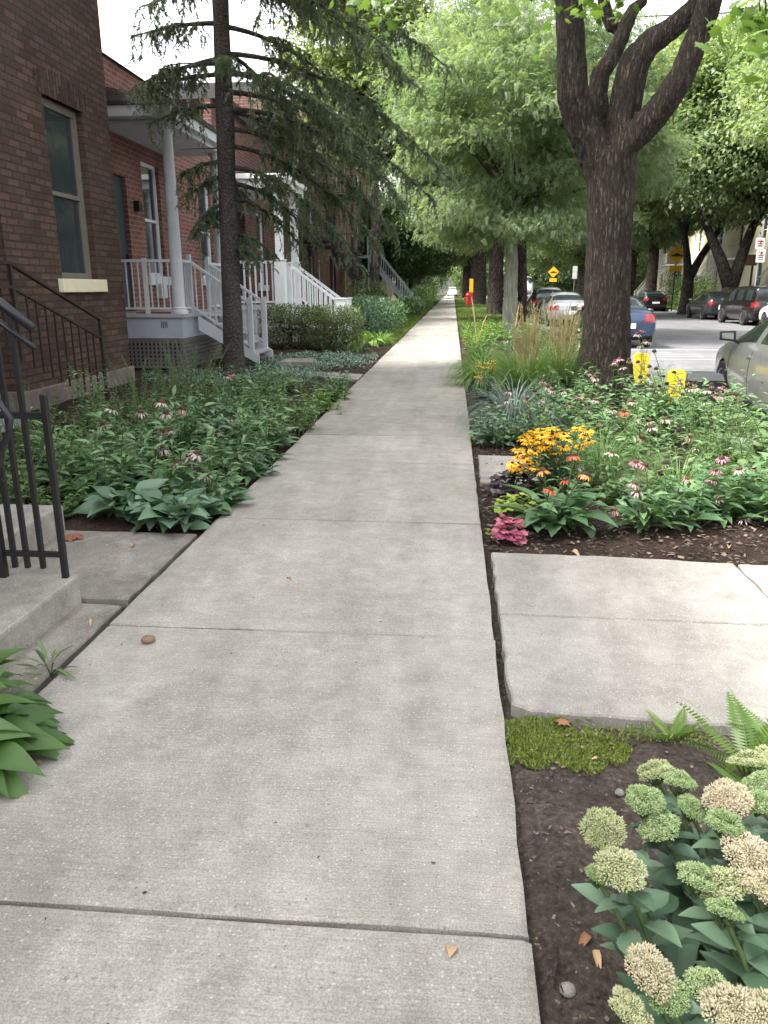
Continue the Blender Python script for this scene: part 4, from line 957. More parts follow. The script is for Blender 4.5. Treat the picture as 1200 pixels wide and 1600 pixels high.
def remeshed(mb, name, m, voxel, ridge, smooth=4):
    me = mb.mesh('t', m); o = bpy.data.objects.new('t', me); COL.objects.link(o)
    r = o.modifiers.new('r', 'REMESH'); r.mode = 'VOXEL'; r.voxel_size = voxel
    s = o.modifiers.new('s', 'SMOOTH'); s.factor = .5; s.iterations = smooth
    out = evalmesh(o, name); bpy.data.objects.remove(o); bpy.data.meshes.remove(me)
    n = len(out.vertices); co = np.empty(n*3); out.vertices.foreach_get('co', co); co = co.reshape(-1, 3)
    nr = np.empty(n*3); out.vertex_normals.foreach_get('vector', nr); nr = nr.reshape(-1, 3)
    d = np.array([1-2*abs(mnoise.noise((c[0]*13, c[1]*13, c[2]*1.7)))+.6*mnoise.noise((c[0]*27, c[1]*27, c[2]*4)) for c in co])
    lump = np.array([mnoise.noise((c[0]*3, c[1]*3, c[2]*1.2+5)) for c in co])
    co += nr*(d*ridge+lump*ridge*1.6)[:, None]
    out.vertices.foreach_set('co', co.astype(np.float32).ravel()); out.update()
    out.polygons.foreach_set('use_smooth', [True]*len(out.polygons))
    if not out.materials: out.materials.append(m)
    return out

# ---- the big maple in the flower bed
tb = Vector((2.06, 10.55, -.05))
bm_ = thing('maple_tree', 'big dark maple with a thick furrowed trunk forking into four limbs in the flower bed', 'tree', tb)
def pts(l): return [PY(x, y, Y)-tb for x, y, Y in l]
t = MB()
base = [Vector((-.10,-.08,-.15)), Vector((-.06,-.03,.25))]
t.tube([Vector((-.13,0,-.2)), Vector((-.11,0,.12)), Vector((-.06,0,.45))] + pts([(946,540,10.55),(949,450,10.55),(952,360,10.55),(954,290,10.55),(952,240,10.55)]), [.47,.41,.355,.315,.285,.275,.295,.31], 20)
for a in (0.4, 1.5, 2.7, 3.6, 4.6, 5.6):
    t.tube([Vector((math.cos(a)*.76-.1,math.sin(a)*.82,-.16)), Vector((math.cos(a)*.42-.1,math.sin(a)*.46,.07)), Vector((math.cos(a)*.22,math.sin(a)*.22,.6))], [.10,.15,.12], 10)
limbs = [([(948,290,10.55),(928,235,10.5),(908,190,10.45),(896,150,10.4),(893,75,10.35),(887,0,10.3),(880,-90,10.2),(850,-230,10.0),(800,-400,9.8)], [.24,.23,.215,.205,.175,.158,.15,.12,.07]),
         ([(950,260,10.65),(938,195,10.75),(933,150,10.8),(938,115,10.85),(952,96,10.9),(966,70,10.95),(978,38,11.0),(990,14,11.05),(1003,4,11.1),(1008,-30,11.2),(1000,-160,11.5),(1010,-300,11.9)], [.15,.14,.13,.12,.105,.098,.092,.082,.075,.072,.06,.04]),
         ([(962,44,10.98),(956,42,11.0),(948,22,11.0),(943,0,11.0),(938,-60,11.0),(915,-160,11.1)], [.07,.078,.08,.075,.07,.04]),
         ([(960,270,10.55),(972,200,10.5),(982,140,10.5),(992,95,10.5),(1016,66,10.52),(1050,45,10.55),(1084,15,10.6),(1112,-20,10.7),(1180,-110,11.0),(1260,-260,11.3)], [.22,.20,.195,.185,.155,.135,.125,.12,.10,.06]),
         ([(958,270,10.5),(978,225,10.42),(1010,195,10.36),(1040,158,10.3),(1066,118,10.25),(1086,68,10.2),(1103,22,10.15),(1118,-30,10.1),(1135,-150,10.0),(1130,-330,9.8)], [.20,.19,.18,.165,.155,.148,.145,.14,.11,.07])]
for l, r in limbs: t.tube(pts(l), [q*.92 for q in r], 14)
link('trunk', remeshed(t, 'maple_trunk', M['bark_maple'], .018, .010), bm_)
mtpl = maple_tpl(); L = NP(); tw = MB()
def leafclump(n, c, sig, size, tpl, npc, down=.5, up=None):
    pos = np.asarray(c)+RNG.normal(0, 1, (n, 3))*np.asarray(sig); d = rdir(n); d[:, 2] = d[:, 2]*.4-down
    upv = rdir(n)*.5+np.array([0, 0, 1.0]); npc.add(tpl, pos, basis(d, upv), uni(.7, 1.25, n)*size)
tips = [Vector(pts([l[-1]])[0]) for l, r in limbs]
for k in range(120):
    a = random.uniform(0, 2*math.pi); rr_ = math.sqrt(random.random())*4.6; z = random.uniform(6.4, 9.8)-.035*rr_**2
    leafclump(26, (math.cos(a)*rr_+.2, math.sin(a)*rr_, z), (.42,.42,.22), .17, mtpl, L)
for k in range(16):
    tp = random.choice(tips); a = random.uniform(0, 6.28); e = tp+Vector((math.cos(a)*2.6, math.sin(a)*2.6, random.uniform(.4, 1.6))); tw.tube([tp-Vector((0,0,.1)), tp.lerp(e, .5)+Vector((0,0,.3)), e], [.04,.03,.012], 6)
for px, py, Y, n in ((572,2,9.0,16),(596,-4,9.2,14),(1186,30,6.6,34),(1196,66,6.4,20),(1172,8,6.8,20),(905,2,8.5,10),(958,0,9.6,16),(935,-8,9.5,12)):
    c = PY(px, py, Y)-tb; leafclump(n, c, (.17,.2,.11), .125, mtpl, L)
    e = Vector((c.x*.75, c.y*.75, 5.6)); tw.tube([c+Vector((0,0,.05)), c.lerp(e, .5)+Vector((0,0,.2)), e], [.006,.012,.02], 5)
tw.build('twigs', M['bark'], bm_, smooth=True); L.build('crown', M['lf_maple'], bm_)

# ---- the spruce in front of the pale porch
sb_ = Vector((-3.90, 13.75, -.05)); stx = PY(345, 0, 13.75).x+3.90
sp_ = thing('spruce_tree', 'dark spruce with a straight bare trunk and drooping boughs before the red brick house', 'tree', sb_)
def trunk_at(z): return Vector((stx*min(1, max(0, z)/6.0)*.95, 0, z))
t = MB(); t.tube([trunk_at(z) for z in (-.1,.12,.5,1.5,3,4.5,6,8,10)], [.27,.21,.18,.165,.155,.145,.13,.10,.05], 16)
br = MB(); ND_ = NP()
ned = ([(-.075,0,0),(.075,0,0),(0,1,-.05)], [(0,1,2)])
def needles_along(path, width, n, size):
    path = np.asarray(path); seg = len(path)-1
    u = RNG.random(n)*seg; i = np.minimum(u.astype(int), seg-1); f = (u-i)[:, None]
    p = path[i]*(1-f)+path[i+1]*f; d = norm(path[i+1]-path[i])
    ax = rdir(n); ax = norm(ax-(ax*d).sum(1, keepdims=True)*d)
    ND_.add(ned, p, basis(norm(d*.75+ax*.9), ax), np.stack([uni(.9,1.2,n)*size*2.4, uni(.8,1.3,n)*size, np.full(n, size)], 1), np.clip(RNG.normal(.4,.2)+RNG.normal(0,.15,n),0,1))
def bough(z0, az, length, rise, droop, dens=1.0):
    p0 = trunk_at(z0); d = Vector((math.cos(az), math.sin(az), 0)); side = Vector((-d.y, d.x, 0)); P_ = []
    n = 14; w = random.uniform(-.25, .25)
    for k in range(n+1):
        u = k/n; P_.append(p0+d*length*u+side*w*u*u*length*.5+Vector((0,0,rise*u*length-droop*u*u*length+.10*length*max(0,u-.75)**1.5)))
    br.tube(P_, [.034*(1-u/n)+.007 for u in range(n+1)], 6)
    needles_along([tuple(p) for p in P_[n//2:]], .03, int(500*length*.5), .038)
    hang(P_, d, side, length, .20, dens, 1.0)
    for k in range(int(2+length*2.0)):      # side branchlets with their own hanging twigs
        u = random.uniform(.18, .9)*n; i = min(int(u), n-1); p = P_[i].lerp(P_[i+1], u-i); sg = random.choice((-1, 1)); a2 = random.uniform(.5, 1.1)*sg
        dd = (d*math.cos(a2)+side*math.sin(a2)); l2 = random.uniform(.35, 1.0)*(1.1-u/n)*min(1, length/2.2); dz = random.uniform(.15, .6)
        q = [p+dd*l2*t+Vector((0,0,.05*t*l2-dz*t*t*l2)) for t in [j/6 for j in range(7)]]
        br.tube(q, [.014-.0017*j for j in range(7)], 5); s2 = Vector((-dd.y, dd.x, 0)); hang(q, dd, s2, l2, .15, dens, .62)
        needles_along([tuple(x) for x in q[1:]], .03, int(230*l2)+10, .038)
def hang(P_, d, side, length, s0, dens, lsc):
    n = len(P_)-1; s = s0*length
    while s < length:
        u = s/length*n; i = min(int(u), n-1); p = P_[i].lerp(P_[i+1], u-i)
        for sg in (-1, 1):
            if random.random() > .70*dens: continue
            l = random.uniform(.22, .95)*lsc*(1.0-.4*s/length)*(.55+.45*min(1, length/2)); out = side*sg*random.uniform(.05, .8)+d*random.uniform(.0, .7); w = Vector((random.gauss(0,.10), random.gauss(0,.10), 0))
            q = [p, p+out*l*.40+Vector((0,0,-random.uniform(-.02,.12)*l)), p+out*l*.66+w*l+Vector((0,0,-random.uniform(.30,.5)*l)), p+out*l*.78+w*2*l+Vector((0,0,-random.uniform(.70,1.10)*l))]
            needles_along([tuple(x) for x in q], .03, int(210*l)+18, .044); tn = random.random()
            for k in range(int(1+l*7)):
                v = random.uniform(.15, .95)*3; j = min(int(v), 2); q0 = q[j].lerp(q[j+1], v-j); a = random.uniform(0, 6.28); l2 = random.uniform(.07, .20)
                q1 = q0+Vector((math.cos(a)*.6, math.sin(a)*.6, -.55))*l2; needles_along([tuple(q0), tuple(q0.lerp(q1, .5)+Vector((0,0,.02))), tuple(q1)], .03, int(190*l2)+5, .040)
        s += random.uniform(.05, .12)
random.seed(21)
def az_of(deg): return R(deg)
for z0, az, ln, rise, dr in (  # right side (+X) boughs seen in the photo, then left, then all round
    (6.4, 6, 3.9, .05, .42), (6.2, 24, 4.0, .05, .40), (5.6, 34, 3.7, .05, .42), (5.2, 10, 4.2, .02, .42), (4.6, 14, 4.0, .0, .42), (4.3, 40, 3.0, .0, .48),
    (4.1, 4, 3.2, -.02, .48), (3.8, 24, 2.9, .0, .52), (3.5, 0, 2.4, .0, .58), (3.2, 18, 1.9, .0, .62), (6.7, -8, 3.6, .05, .42), (5.3, 66, 2.6, .0, .42), 
    (6.0, -22, 3.2, .05, .42), (4.9, -26, 2.8, .0, .42), (4.4, -12, 3.2, -.02, .46), (5.0, 30, 3.8, .0, .42), (3.0, 36, 1.6, .0, .6), (6.7, 30, 3.6, .05, .42),
    (5.2, 165, 1.7, .02, .22), (5.0, 200, 1.6, .0, .28),
    (4.9, 172, 1.7, .02, .12), (4.5, 195, 1.5, .02, .2), (3.6, 200, .9, .0, .3), (3.3, 182, .75, .0, .5), (2.95, 205, .7, .0, .75), (2.75, 165, .75, .0, .7), (5.6, 185, 1.7, .05, .15), (6.2, 160, 1.6, .05, .15),
    (5.0, -70, 1.2, .0, .25), (3.4, 95, 1.2, .0, .3), (2.5, 25, .9, .0, .5), (2.2, -20, .6, 0, .5)):
    bough(z0+random.uniform(-.08,.08), az_of(az+random.uniform(-6,6)), ln*random.uniform(.84,.98), rise, dr*random.uniform(.85,1.25))
for k in range(14): bough(6.7+k*.24, random.uniform(0, 6.28), 2.4-k*.13, .02, .2, .8)
for z0, az, ln in ((3.2,140,.7),(2.6,-60,.5),(3.8,-140,.8),(1.9,10,.35),(2.3,100,.4)):   # dead twigs
    p = trunk_at(z0); d = Vector((math.cos(R(az)), math.sin(R(az)), -.12)); br.tube([p, p+d*ln*.5, p+d*ln], [.015,.01,.004], 5)
link('trunk', remeshed(t, 'spruce_trunk', M['bark_spruce'], .03, .006, 2), sp_); br.build('branches', M['bark_spruce'], sp_, smooth=True); ND_.build('crown', M['needles'], sp_, smooth=False)

# ---- street trees: a forked trunk and a crown of leaf sprays, a few crowns shared between trees
def crown_mesh(name, seed, rad, nclump, per, tpl, size, m, droop=.5, sig=(.6,.6,.3), gap=-.12, low=-1.0, core=.42):
    global RNG
    RNG = np.random.default_rng(seed); rnd = random.Random(seed); c = NP(); cs = []
    while len(cs) < nclump:
        v = Vector((rnd.gauss(0,1), rnd.gauss(0,1), rnd.gauss(0,1))).normalized()*(rnd.random()**core)
        if v.z < low: continue
        if mnoise.noise((v.x*2.1+seed, v.y*2.1, v.z*2.3)) < gap: continue
        cs.append(Vector((v.x*rad[0], v.y*rad[1], v.z*rad[2])))
    for q in cs:
        n = int(per*rnd.uniform(.6, 1.4)); tint = rnd.random()
        pos = np.asarray(q)+RNG.normal(0, 1, (n, 3))*np.asarray(sig)
        out = norm(np.tile(np.asarray(q)/np.asarray(rad), (n, 1))+1e-6); d = rdir(n)*.9+out*.7; d[:, 2] -= droop
        c.add(tpl, pos, basis(d, rdir(n)*.6+np.array([0,0,1.])), uni(.65,1.3,n)*size, np.clip(tint*.5+RNG.random(n)*.5, 0, 1))
    return c.mesh(name, m, smooth=False), cs
def limb_mesh(name, h, r, cz, cs, m, seed, nl=14, lean=(0,0), forks=None):
    rnd = random.Random(seed); t = MB(); top = Vector((lean[0], lean[1], h))
    t.tube([Vector((0,0,-.2)), Vector((0,0,.1)), Vector((lean[0]*.15,lean[1]*.15,h*.35)), Vector((lean[0]*.6,lean[1]*.6,h*.75)), top], [r*1.45,r*1.15,r,r*.92,r*.85], 12)
    ends = list(forks or [])
    for e in ends:
        e = Vector(e); t.tube([top-Vector((0,0,.3*r)), top.lerp(e, .45)+Vector((0,0,.1)), e], [r*.75,r*.58,r*.42], 10)
    pick = rnd.sample(cs, min(nl, len(cs)))
    for q in pick:
        e = q*.85+Vector((0,0,cz)); s = min(ends, key=lambda k: (Vector(k)-e).length) if ends else top; s = Vector(s)
        mid = s.lerp(e, .5)+Vector((rnd.uniform(-.4,.4), rnd.uniform(-.4,.4), .35)); t.tube([s-Vector((0,0,.05)), mid, e], [r*.34,r*.22,r*.06], 7)
    return t.mesh(name, m, smooth=True)
SP = spray_tpl(6, .42, .15, .4); SP2 = spray_tpl(4, .55, .26, .4)
dia = diamond_tpl(.62)
cr = {}
cr['young'] = crown_mesh('crown_young', 31, (4.7,4.5,4.2), 270, 210, SP, .17, M['lf_locust'], droop=.15, sig=(.46,.46,.16), gap=-.12, low=-.72, core=.42)
cr['locust'] = crown_mesh('crown_locust', 32, (6.5,6.5,5.2), 330, 170, SP2, .22, M['lf_locust'], droop=.18, sig=(.68,.68,.24), gap=-.2)
cr['street'] = crown_mesh('crown_street', 33, (6.2,6.2,4.6), 380, 300, dia, .22, M['lf_street'], droop=.4, sig=(.7,.7,.32), gap=-.16)
cr['yellow'] = crown_mesh('crown_yellow', 34, (3.4,3.2,4.2), 150, 260, dia, .20, M['lf_yellow'], droop=.4, sig=(.5,.5,.25), gap=-.2)
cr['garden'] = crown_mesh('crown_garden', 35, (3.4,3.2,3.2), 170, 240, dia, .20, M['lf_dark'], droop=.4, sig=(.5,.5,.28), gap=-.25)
cr['far'] = crown_mesh('crown_far', 36, (8.5,7,7), 330, 170, dia, .42, M['lf_street'], droop=.3, sig=(1.1,1.0,.6), gap=-.3)
def street_tree(label, X, Y, kind, cz, r, h, seed, rz=0., sc=1., lean=(0,0), forks=None, group=None, name='street_tree', nl=26, cat='tree'):
    t = thing(name, label, cat, (X, Y, -.05), 0., group); me, cs = cr[kind]
    link('trunk', limb_mesh('trunk', h, r, cz, [Matrix.Rotation(rz, 3, 'Z') @ (q*sc) for q in cs], M['bark'], seed, nl, lean, forks), t)
    link('crown', me, t, (lean[0], lean[1], cz), (0, 0, rz), sc); return t
GS, GA = 'trees in the garden strip', 'trees across the road'
def xs_(px, Y): return PY(px, 450, Y).x
street_tree('slim young tree with feathery pale leaves beside the wooden utility pole', xs_(818,28.5), 28.5, 'young', 6.15, .17, 3.9, 1, lean=(-.3,-1.0), group=GS, nl=24)
street_tree('stout dark trunk tree just left of the wooden utility pole', xs_(774,47), 47, 'locust', 10.5, .42, 5.5, 2, rz=1.0, group=GS)
street_tree('very thick trunk tree right behind the fire hydrant', xs_(747,74), 74, 'locust', 11.5, .72, 5.5, 3, rz=2.4, sc=1.15, group=GS)
street_tree('distant leafy tree in the strip beyond the thick trunk tree', 2.0, 98, 'street', 10, .4, 5, 4, rz=.5, sc=1.1, group=GS)
street_tree('last tree of the strip where the sidewalk ends', 1.8, 124, 'street', 10, .4, 5, 5, rz=2.9, sc=1.1, group=GS)
street_tree('twin trunk tree across the road by the no parking sign', xs_(1140,45), 45, 'street', 9.8, .50, 1.6, 6, lean=(.05,0), forks=((-1.5,0,4.6),(1.0,.3,5.0)), group=GA)
street_tree('dark forked tree across the road beside the amber hump sign', xs_(1074,53), 53, 'street', 10.3, .40, 2.2, 7, rz=1.9, forks=((-.5,0,4.8),(1.6,.2,5.0)), group=GA)
street_tree('straight trunk tree across the road behind the dark bin', xs_(1017,66), 66, 'locust', 10.2, .45, 4.6, 8, rz=.7, group=GA)
street_tree('tall tree across the road half hidden by the big maple limb', xs_(985,84), 84, 'street', 10.5, .45, 4.6, 9, rz=3.9, sc=1.15, group=GA)
street_tree('far tree across the road above the parked car roofs', 16.5, 106, 'street', 10.5, .45, 4.6, 10, rz=5.1, sc=1.2, group=GA)
street_tree('farthest tree across the road near its end', 16.3, 132, 'locust', 10.5, .45, 4.6, 11, rz=4.1, sc=1.2, group=GA)
street_tree('pale green tree at the right edge leaning over the white car', 17.2, 33.5, 'street', 9.6, .42, 4.4, 12, rz=.3, sc=.95, group=GA)
street_tree('yellow green tree rising behind the spruce boughs', -3.6, 37, 'yellow', 10.6, .2, 6, 13, name='garden_tree')
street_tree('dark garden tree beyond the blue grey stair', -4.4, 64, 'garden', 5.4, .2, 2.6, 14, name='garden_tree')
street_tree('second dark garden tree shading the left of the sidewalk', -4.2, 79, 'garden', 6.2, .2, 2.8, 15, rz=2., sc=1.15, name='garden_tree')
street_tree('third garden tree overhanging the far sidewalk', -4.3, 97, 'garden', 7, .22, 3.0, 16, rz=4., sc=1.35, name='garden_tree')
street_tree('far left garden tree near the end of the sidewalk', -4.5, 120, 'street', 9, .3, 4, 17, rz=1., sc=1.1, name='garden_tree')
for k, (x, y, s, lb) in enumerate(((-24,172,1.1,'big round tree behind the houses at far left'), (-9,168,1.0,'big tree left of the end of the street'), (7,182,1.25,'broad tree closing the view over the white crossing car'), (22,176,1.15,'broad tree at the end of the road'), (38,160,1.15,'broad tree closing the view behind the far right houses'), (30,118,.95,'tree crown rising behind the far pale house'), (33,86,.85,'tree crown rising behind the cream house'), (33,58,.8,'tree crown rising behind the tan house'))):
    street_tree(lb, x, y, 'far', 6.6*s, .5, 5, 40+k, rz=k*1.1, sc=s, group='trees closing the far view', name='broad_tree', nl=8)
# ================================================================== planting
RNG = np.random.default_rng(77); random.seed(77)
G3 = lambda a, b, c: [a, b, c]
M['lf_cone'] = leafmat('coneflower_leaves', [(0.057,0.123,0.057),(0.116,0.215,0.094),(0.211,0.340,0.142)], trans=.25)
M['lf_blue'] = leafmat('bluish_dark_leaves', [(0.060,0.120,0.069),(0.109,0.196,0.112),(0.197,0.301,0.168)], trans=.2)
M['lf_bright'] = leafmat('bright_green_leaves', [(0.074,0.149,0.031),(0.134,0.241,0.050),(0.227,0.346,0.076)], trans=.35)
M['lf_fresh'] = leafmat('fresh_green_leaves', [(0.060,0.114,0.040),(0.109,0.184,0.065),(0.182,0.267,0.102)], trans=.32)
M['lf_chart'] = leafmat('chartreuse_leaves', [(0.17,0.23,0.02),(0.27,0.34,0.04),(0.38,0.42,0.07)], trans=.35)
M['lf_hosta'] = leafmat('hosta_leaves', [(0.031,0.077,0.018),(0.058,0.126,0.029),(0.099,0.180,0.050)], trans=.3, rough=.42, spec=.45)
M['lf_sedum'] = leafmat('sedum_leaves', [(0.051,0.104,0.057),(0.079,0.146,0.084),(0.127,0.203,0.121)], trans=.12, rough=.5)
M['bud_green'] = leafmat('stonecrop_green_buds', [(0.14,0.23,0.075),(0.25,0.35,0.14),(0.44,0.52,0.27)], trans=.25)
M['bud_mid'] = leafmat('stonecrop_pale_buds', [(0.19,0.28,0.09),(0.38,0.43,0.20),(0.58,0.57,0.36)], trans=.25)
M['bud_cream'] = leafmat('stonecrop_cream_buds', [(0.30,0.32,0.15),(0.52,0.47,0.30),(0.68,0.58,0.45)], trans=.25)
M['stem'] = plain('green_stem', (0.07,0.11,0.035), .6, var=.2); M['stem_tan'] = plain('tan_stem', (0.30,0.23,0.12), .7, var=.2)
M['pet_pink'] = leafmat('pink_petals', [(0.32,0.10,0.18),(0.44,0.17,0.26),(0.56,0.29,0.37)], trans=.3)
M['pet_pale'] = leafmat('pale_pink_petals', [(0.34,0.24,0.25),(0.48,0.36,0.37),(0.62,0.51,0.49)], trans=.3)
M['pet_white'] = leafmat('white_petals', [(0.40,0.38,0.32),(0.54,0.51,0.46),(0.66,0.63,0.58)], trans=.3)
M['pet_faded'] = leafmat('faded_petals', [(0.24,0.13,0.09),(0.42,0.27,0.20),(0.58,0.42,0.32)], trans=.2)
M['pet_orange'] = leafmat('orange_petals', [(0.55,0.16,0.03),(0.72,0.26,0.06),(0.80,0.38,0.16)], trans=.3)
M['pet_red'] = leafmat('red_orange_petals', [(0.50,0.05,0.025),(0.66,0.09,0.04),(0.75,0.18,0.07)], trans=.3)
M['pet_gold'] = leafmat('golden_petals', [(0.70,0.34,0.01),(0.82,0.45,0.015),(0.88,0.58,0.05)], trans=.3)
M['cone_rust'] = leafmat('rust_cone', [(0.025,0.009,0.006),(0.07,0.026,0.013),(0.18,0.08,0.03)], trans=0, rough=.7)
M['cone_dark'] = leafmat('dark_cone', [(0.012,0.008,0.006),(0.03,0.017,0.012),(0.06,0.03,0.02)], trans=0, rough=.8)
M['heu_purple'] = leafmat('purple_leaves', [(0.010,0.007,0.010),(0.022,0.014,0.020),(0.05,0.03,0.04)], trans=.08, rough=.4)
M['heu_red'] = leafmat('crimson_leaves', [(0.168,0.024,0.060),(0.336,0.072,0.144),(0.540,0.192,0.240)], trans=.3)
M['heu_lime'] = leafmat('lime_leaves', [(0.16,0.26,0.03),(0.26,0.38,0.05),(0.38,0.46,0.10)], trans=.35)
M['gr_blue'] = leafmat('blue_grass', [(0.10,0.15,0.13),(0.17,0.24,0.22),(0.28,0.35,0.33)], trans=.2)
M['gr_green'] = leafmat('reed_grass', [(0.070,0.140,0.042),(0.126,0.224,0.063),(0.210,0.308,0.098)], trans=.3)
M['plume'] = leafmat('tan_plumes', [(0.17,0.17,0.065),(0.27,0.25,0.11),(0.40,0.36,0.19)], trans=.3)
M['lf_varieg'] = leafmat('variegated_leaves', [(0.05,0.085,0.028),(0.10,0.145,0.05),(0.24,0.28,0.14)], trans=.25)
M['lf_peri'] = leafmat('periwinkle_leaves', [(0.052,0.111,0.078),(0.111,0.195,0.137),(0.260,0.364,0.273)], trans=.15, rough=.4)
M['moss'] = leafmat('moss_green', [(0.081,0.115,0.014),(0.149,0.207,0.023),(0.253,0.310,0.046)], trans=.25)
M['grass'] = leafmat('lawn_grass', [(0.06,0.12,0.02),(0.11,0.19,0.03),(0.18,0.26,0.05)], trans=.35)
M['lf_fern'] = leafmat('fern_green', [(0.074,0.158,0.021),(0.131,0.237,0.036),(0.211,0.317,0.059)], trans=.4)
LANCE = leaf_tpl(.30, .35, .2, 5); OVATE = leaf_tpl(.52, .35, .18, 5, .72); BROAD = leaf_tpl(.62, .45, .16, 6, .62, stalk=.12); NARROW = leaf_tpl(.16, .4, .2, 4); SMALL = leaf_tpl(.5, .2, .15, 2, .8)
def bez(a, b, c, n=8):
    a, b, c = Vector(a), Vector(b), Vector(c); return [a.lerp(b, u).lerp(b.lerp(c, u), u) for u in [i/n for i in range(n+1)]]
def on_path(path, u):
    s = u*(len(path)-1); i = min(int(s), len(path)-2); return path[i].lerp(path[i+1], s-i), (path[i+1]-path[i]).normalized()

# ---- clumps of leafy stems, shared by many plants
def clump_mesh(nm, seed, nstem, h, spread, per, size, tpl, lm, base=20, bsize=None, droop=.25, lean=.5, stemr=.004):
    global RNG
    RNG = np.random.default_rng(seed); rnd = random.Random(seed); S = MB(); Lf = NP(); pos = []; dr = []; sc = []; ti = []
    for k in range(nstem):
        a = rnd.uniform(0, 6.28); r0 = spread*.45*math.sqrt(rnd.random()); hh = h*rnd.uniform(.55, 1.05)
        p0 = Vector((math.cos(a)*r0, math.sin(a)*r0, -.02)); a2 = a+rnd.uniform(-.7, .7); ln = rnd.uniform(.1, lean)*hh
        top = p0+Vector((math.cos(a2)*ln, math.sin(a2)*ln, hh)); pa = bez(p0, p0+Vector((0,0,hh*.6)), top, 7); S.tube(pa, [stemr*(1.2-.7*i/7) for i in range(8)], 5, cap=False); tt = rnd.random()
        for i in range(per):
            u = .12+.88*(i+rnd.random()*.6)/per; p, d = on_path(pa, min(u, 1)); b = i*2.4+rnd.uniform(-.4, .4)
            o = Vector((math.cos(b), math.sin(b), 0)); v = o+d*rnd.uniform(.1, .8)*(1.3 if u > .85 else 1)-Vector((0,0,droop*rnd.random()))
            pos.append(p); dr.append(v); sc.append(size*rnd.uniform(.7, 1.15)*(1.05-.45*u)); ti.append(min(1, tt*.4+rnd.random()*.6))
    for k in range(base):
        a = rnd.uniform(0, 6.28); r0 = spread*.4*rnd.random(); pos.append(Vector((math.cos(a)*r0, math.sin(a)*r0, rnd.uniform(.01, .1)))); dr.append(Vector((math.cos(a), math.sin(a), rnd.uniform(.1, .9)))); sc.append((bsize or size)*rnd.uniform(.8, 1.25)); ti.append(rnd.random()*.6)
    Lf.add(tpl, np.array(pos), basis(np.array(dr), np.array([0,0,1.])+RNG.normal(0,.25,(len(pos),3))), np.array(sc), np.array(ti))
    return S.mesh(nm+'_stems', M['stem']), Lf.mesh(nm+'_leaves', lm)
CL = {}
for i in range(3): CL['cone%d' % i] = clump_mesh('cone', 101+i, 10, .52, .36, 8, .165, LANCE, M['lf_cone'], 26, .20)
for i in range(2): CL['conesm%d' % i] = clump_mesh('conesm', 111+i, 14, .58, .55, 11, .125, LANCE, M['lf_cone'], 26, .13)
for i in range(2): CL['blue%d' % i] = clump_mesh('blue', 121+i, 17, .48, .62, 9, .135, OVATE, M['lf_blue'], 24, .16)
for i in range(2): CL['fresh%d' % i] = clump_mesh('fresh', 131+i, 19, .44, .60, 10, .112, OVATE, M['lf_fresh'], 26, .14)
for i in range(2): CL['feather%d' % i] = clump_mesh('feather', 141+i, 34, .72, .55, 30, .062, NARROW, M['lf_fresh'], 20, .09, lean=.35)
for i in range(2): CL['bright%d' % i] = clump_mesh('bright', 151+i, 20, .40, .60, 12, .10, OVATE, M['lf_bright'], 26, .12)
CL['tall'] = clump_mesh('tall', 161, 16, .85, .5, 20, .10, LANCE, M['lf_cone'], 18, .12, lean=.3)
CL['big'] = clump_mesh('big', 162, 7, .55, .4, 8, .24, OVATE, M['lf_fresh'], 10, .24, droop=.5)
CL['broad'] = clump_mesh('broad', 163, 5, .22, .34, 6, .16, BROAD, M['lf_blue'], 26, .22, droop=.5)
CL['broad2'] = clump_mesh('broad2', 164, 6, .28, .36, 6, .15, OVATE, M['lf_cone'], 28, .20, droop=.5)
def clump(label, cat, kind, x, y, rz=None, sc=1.0, z=-.03, group=None, name='leafy_perennial'):
    t = thing(name, label, cat, (x, y, z), 0, group); s, l = CL[kind]; rz = random.uniform(0, 6.28) if rz is None else rz
    link('stems', s, t, (0,0,0), (0,0,rz), sc); link('foliage', l, t, (0,0,0), (0,0,rz), sc); return t

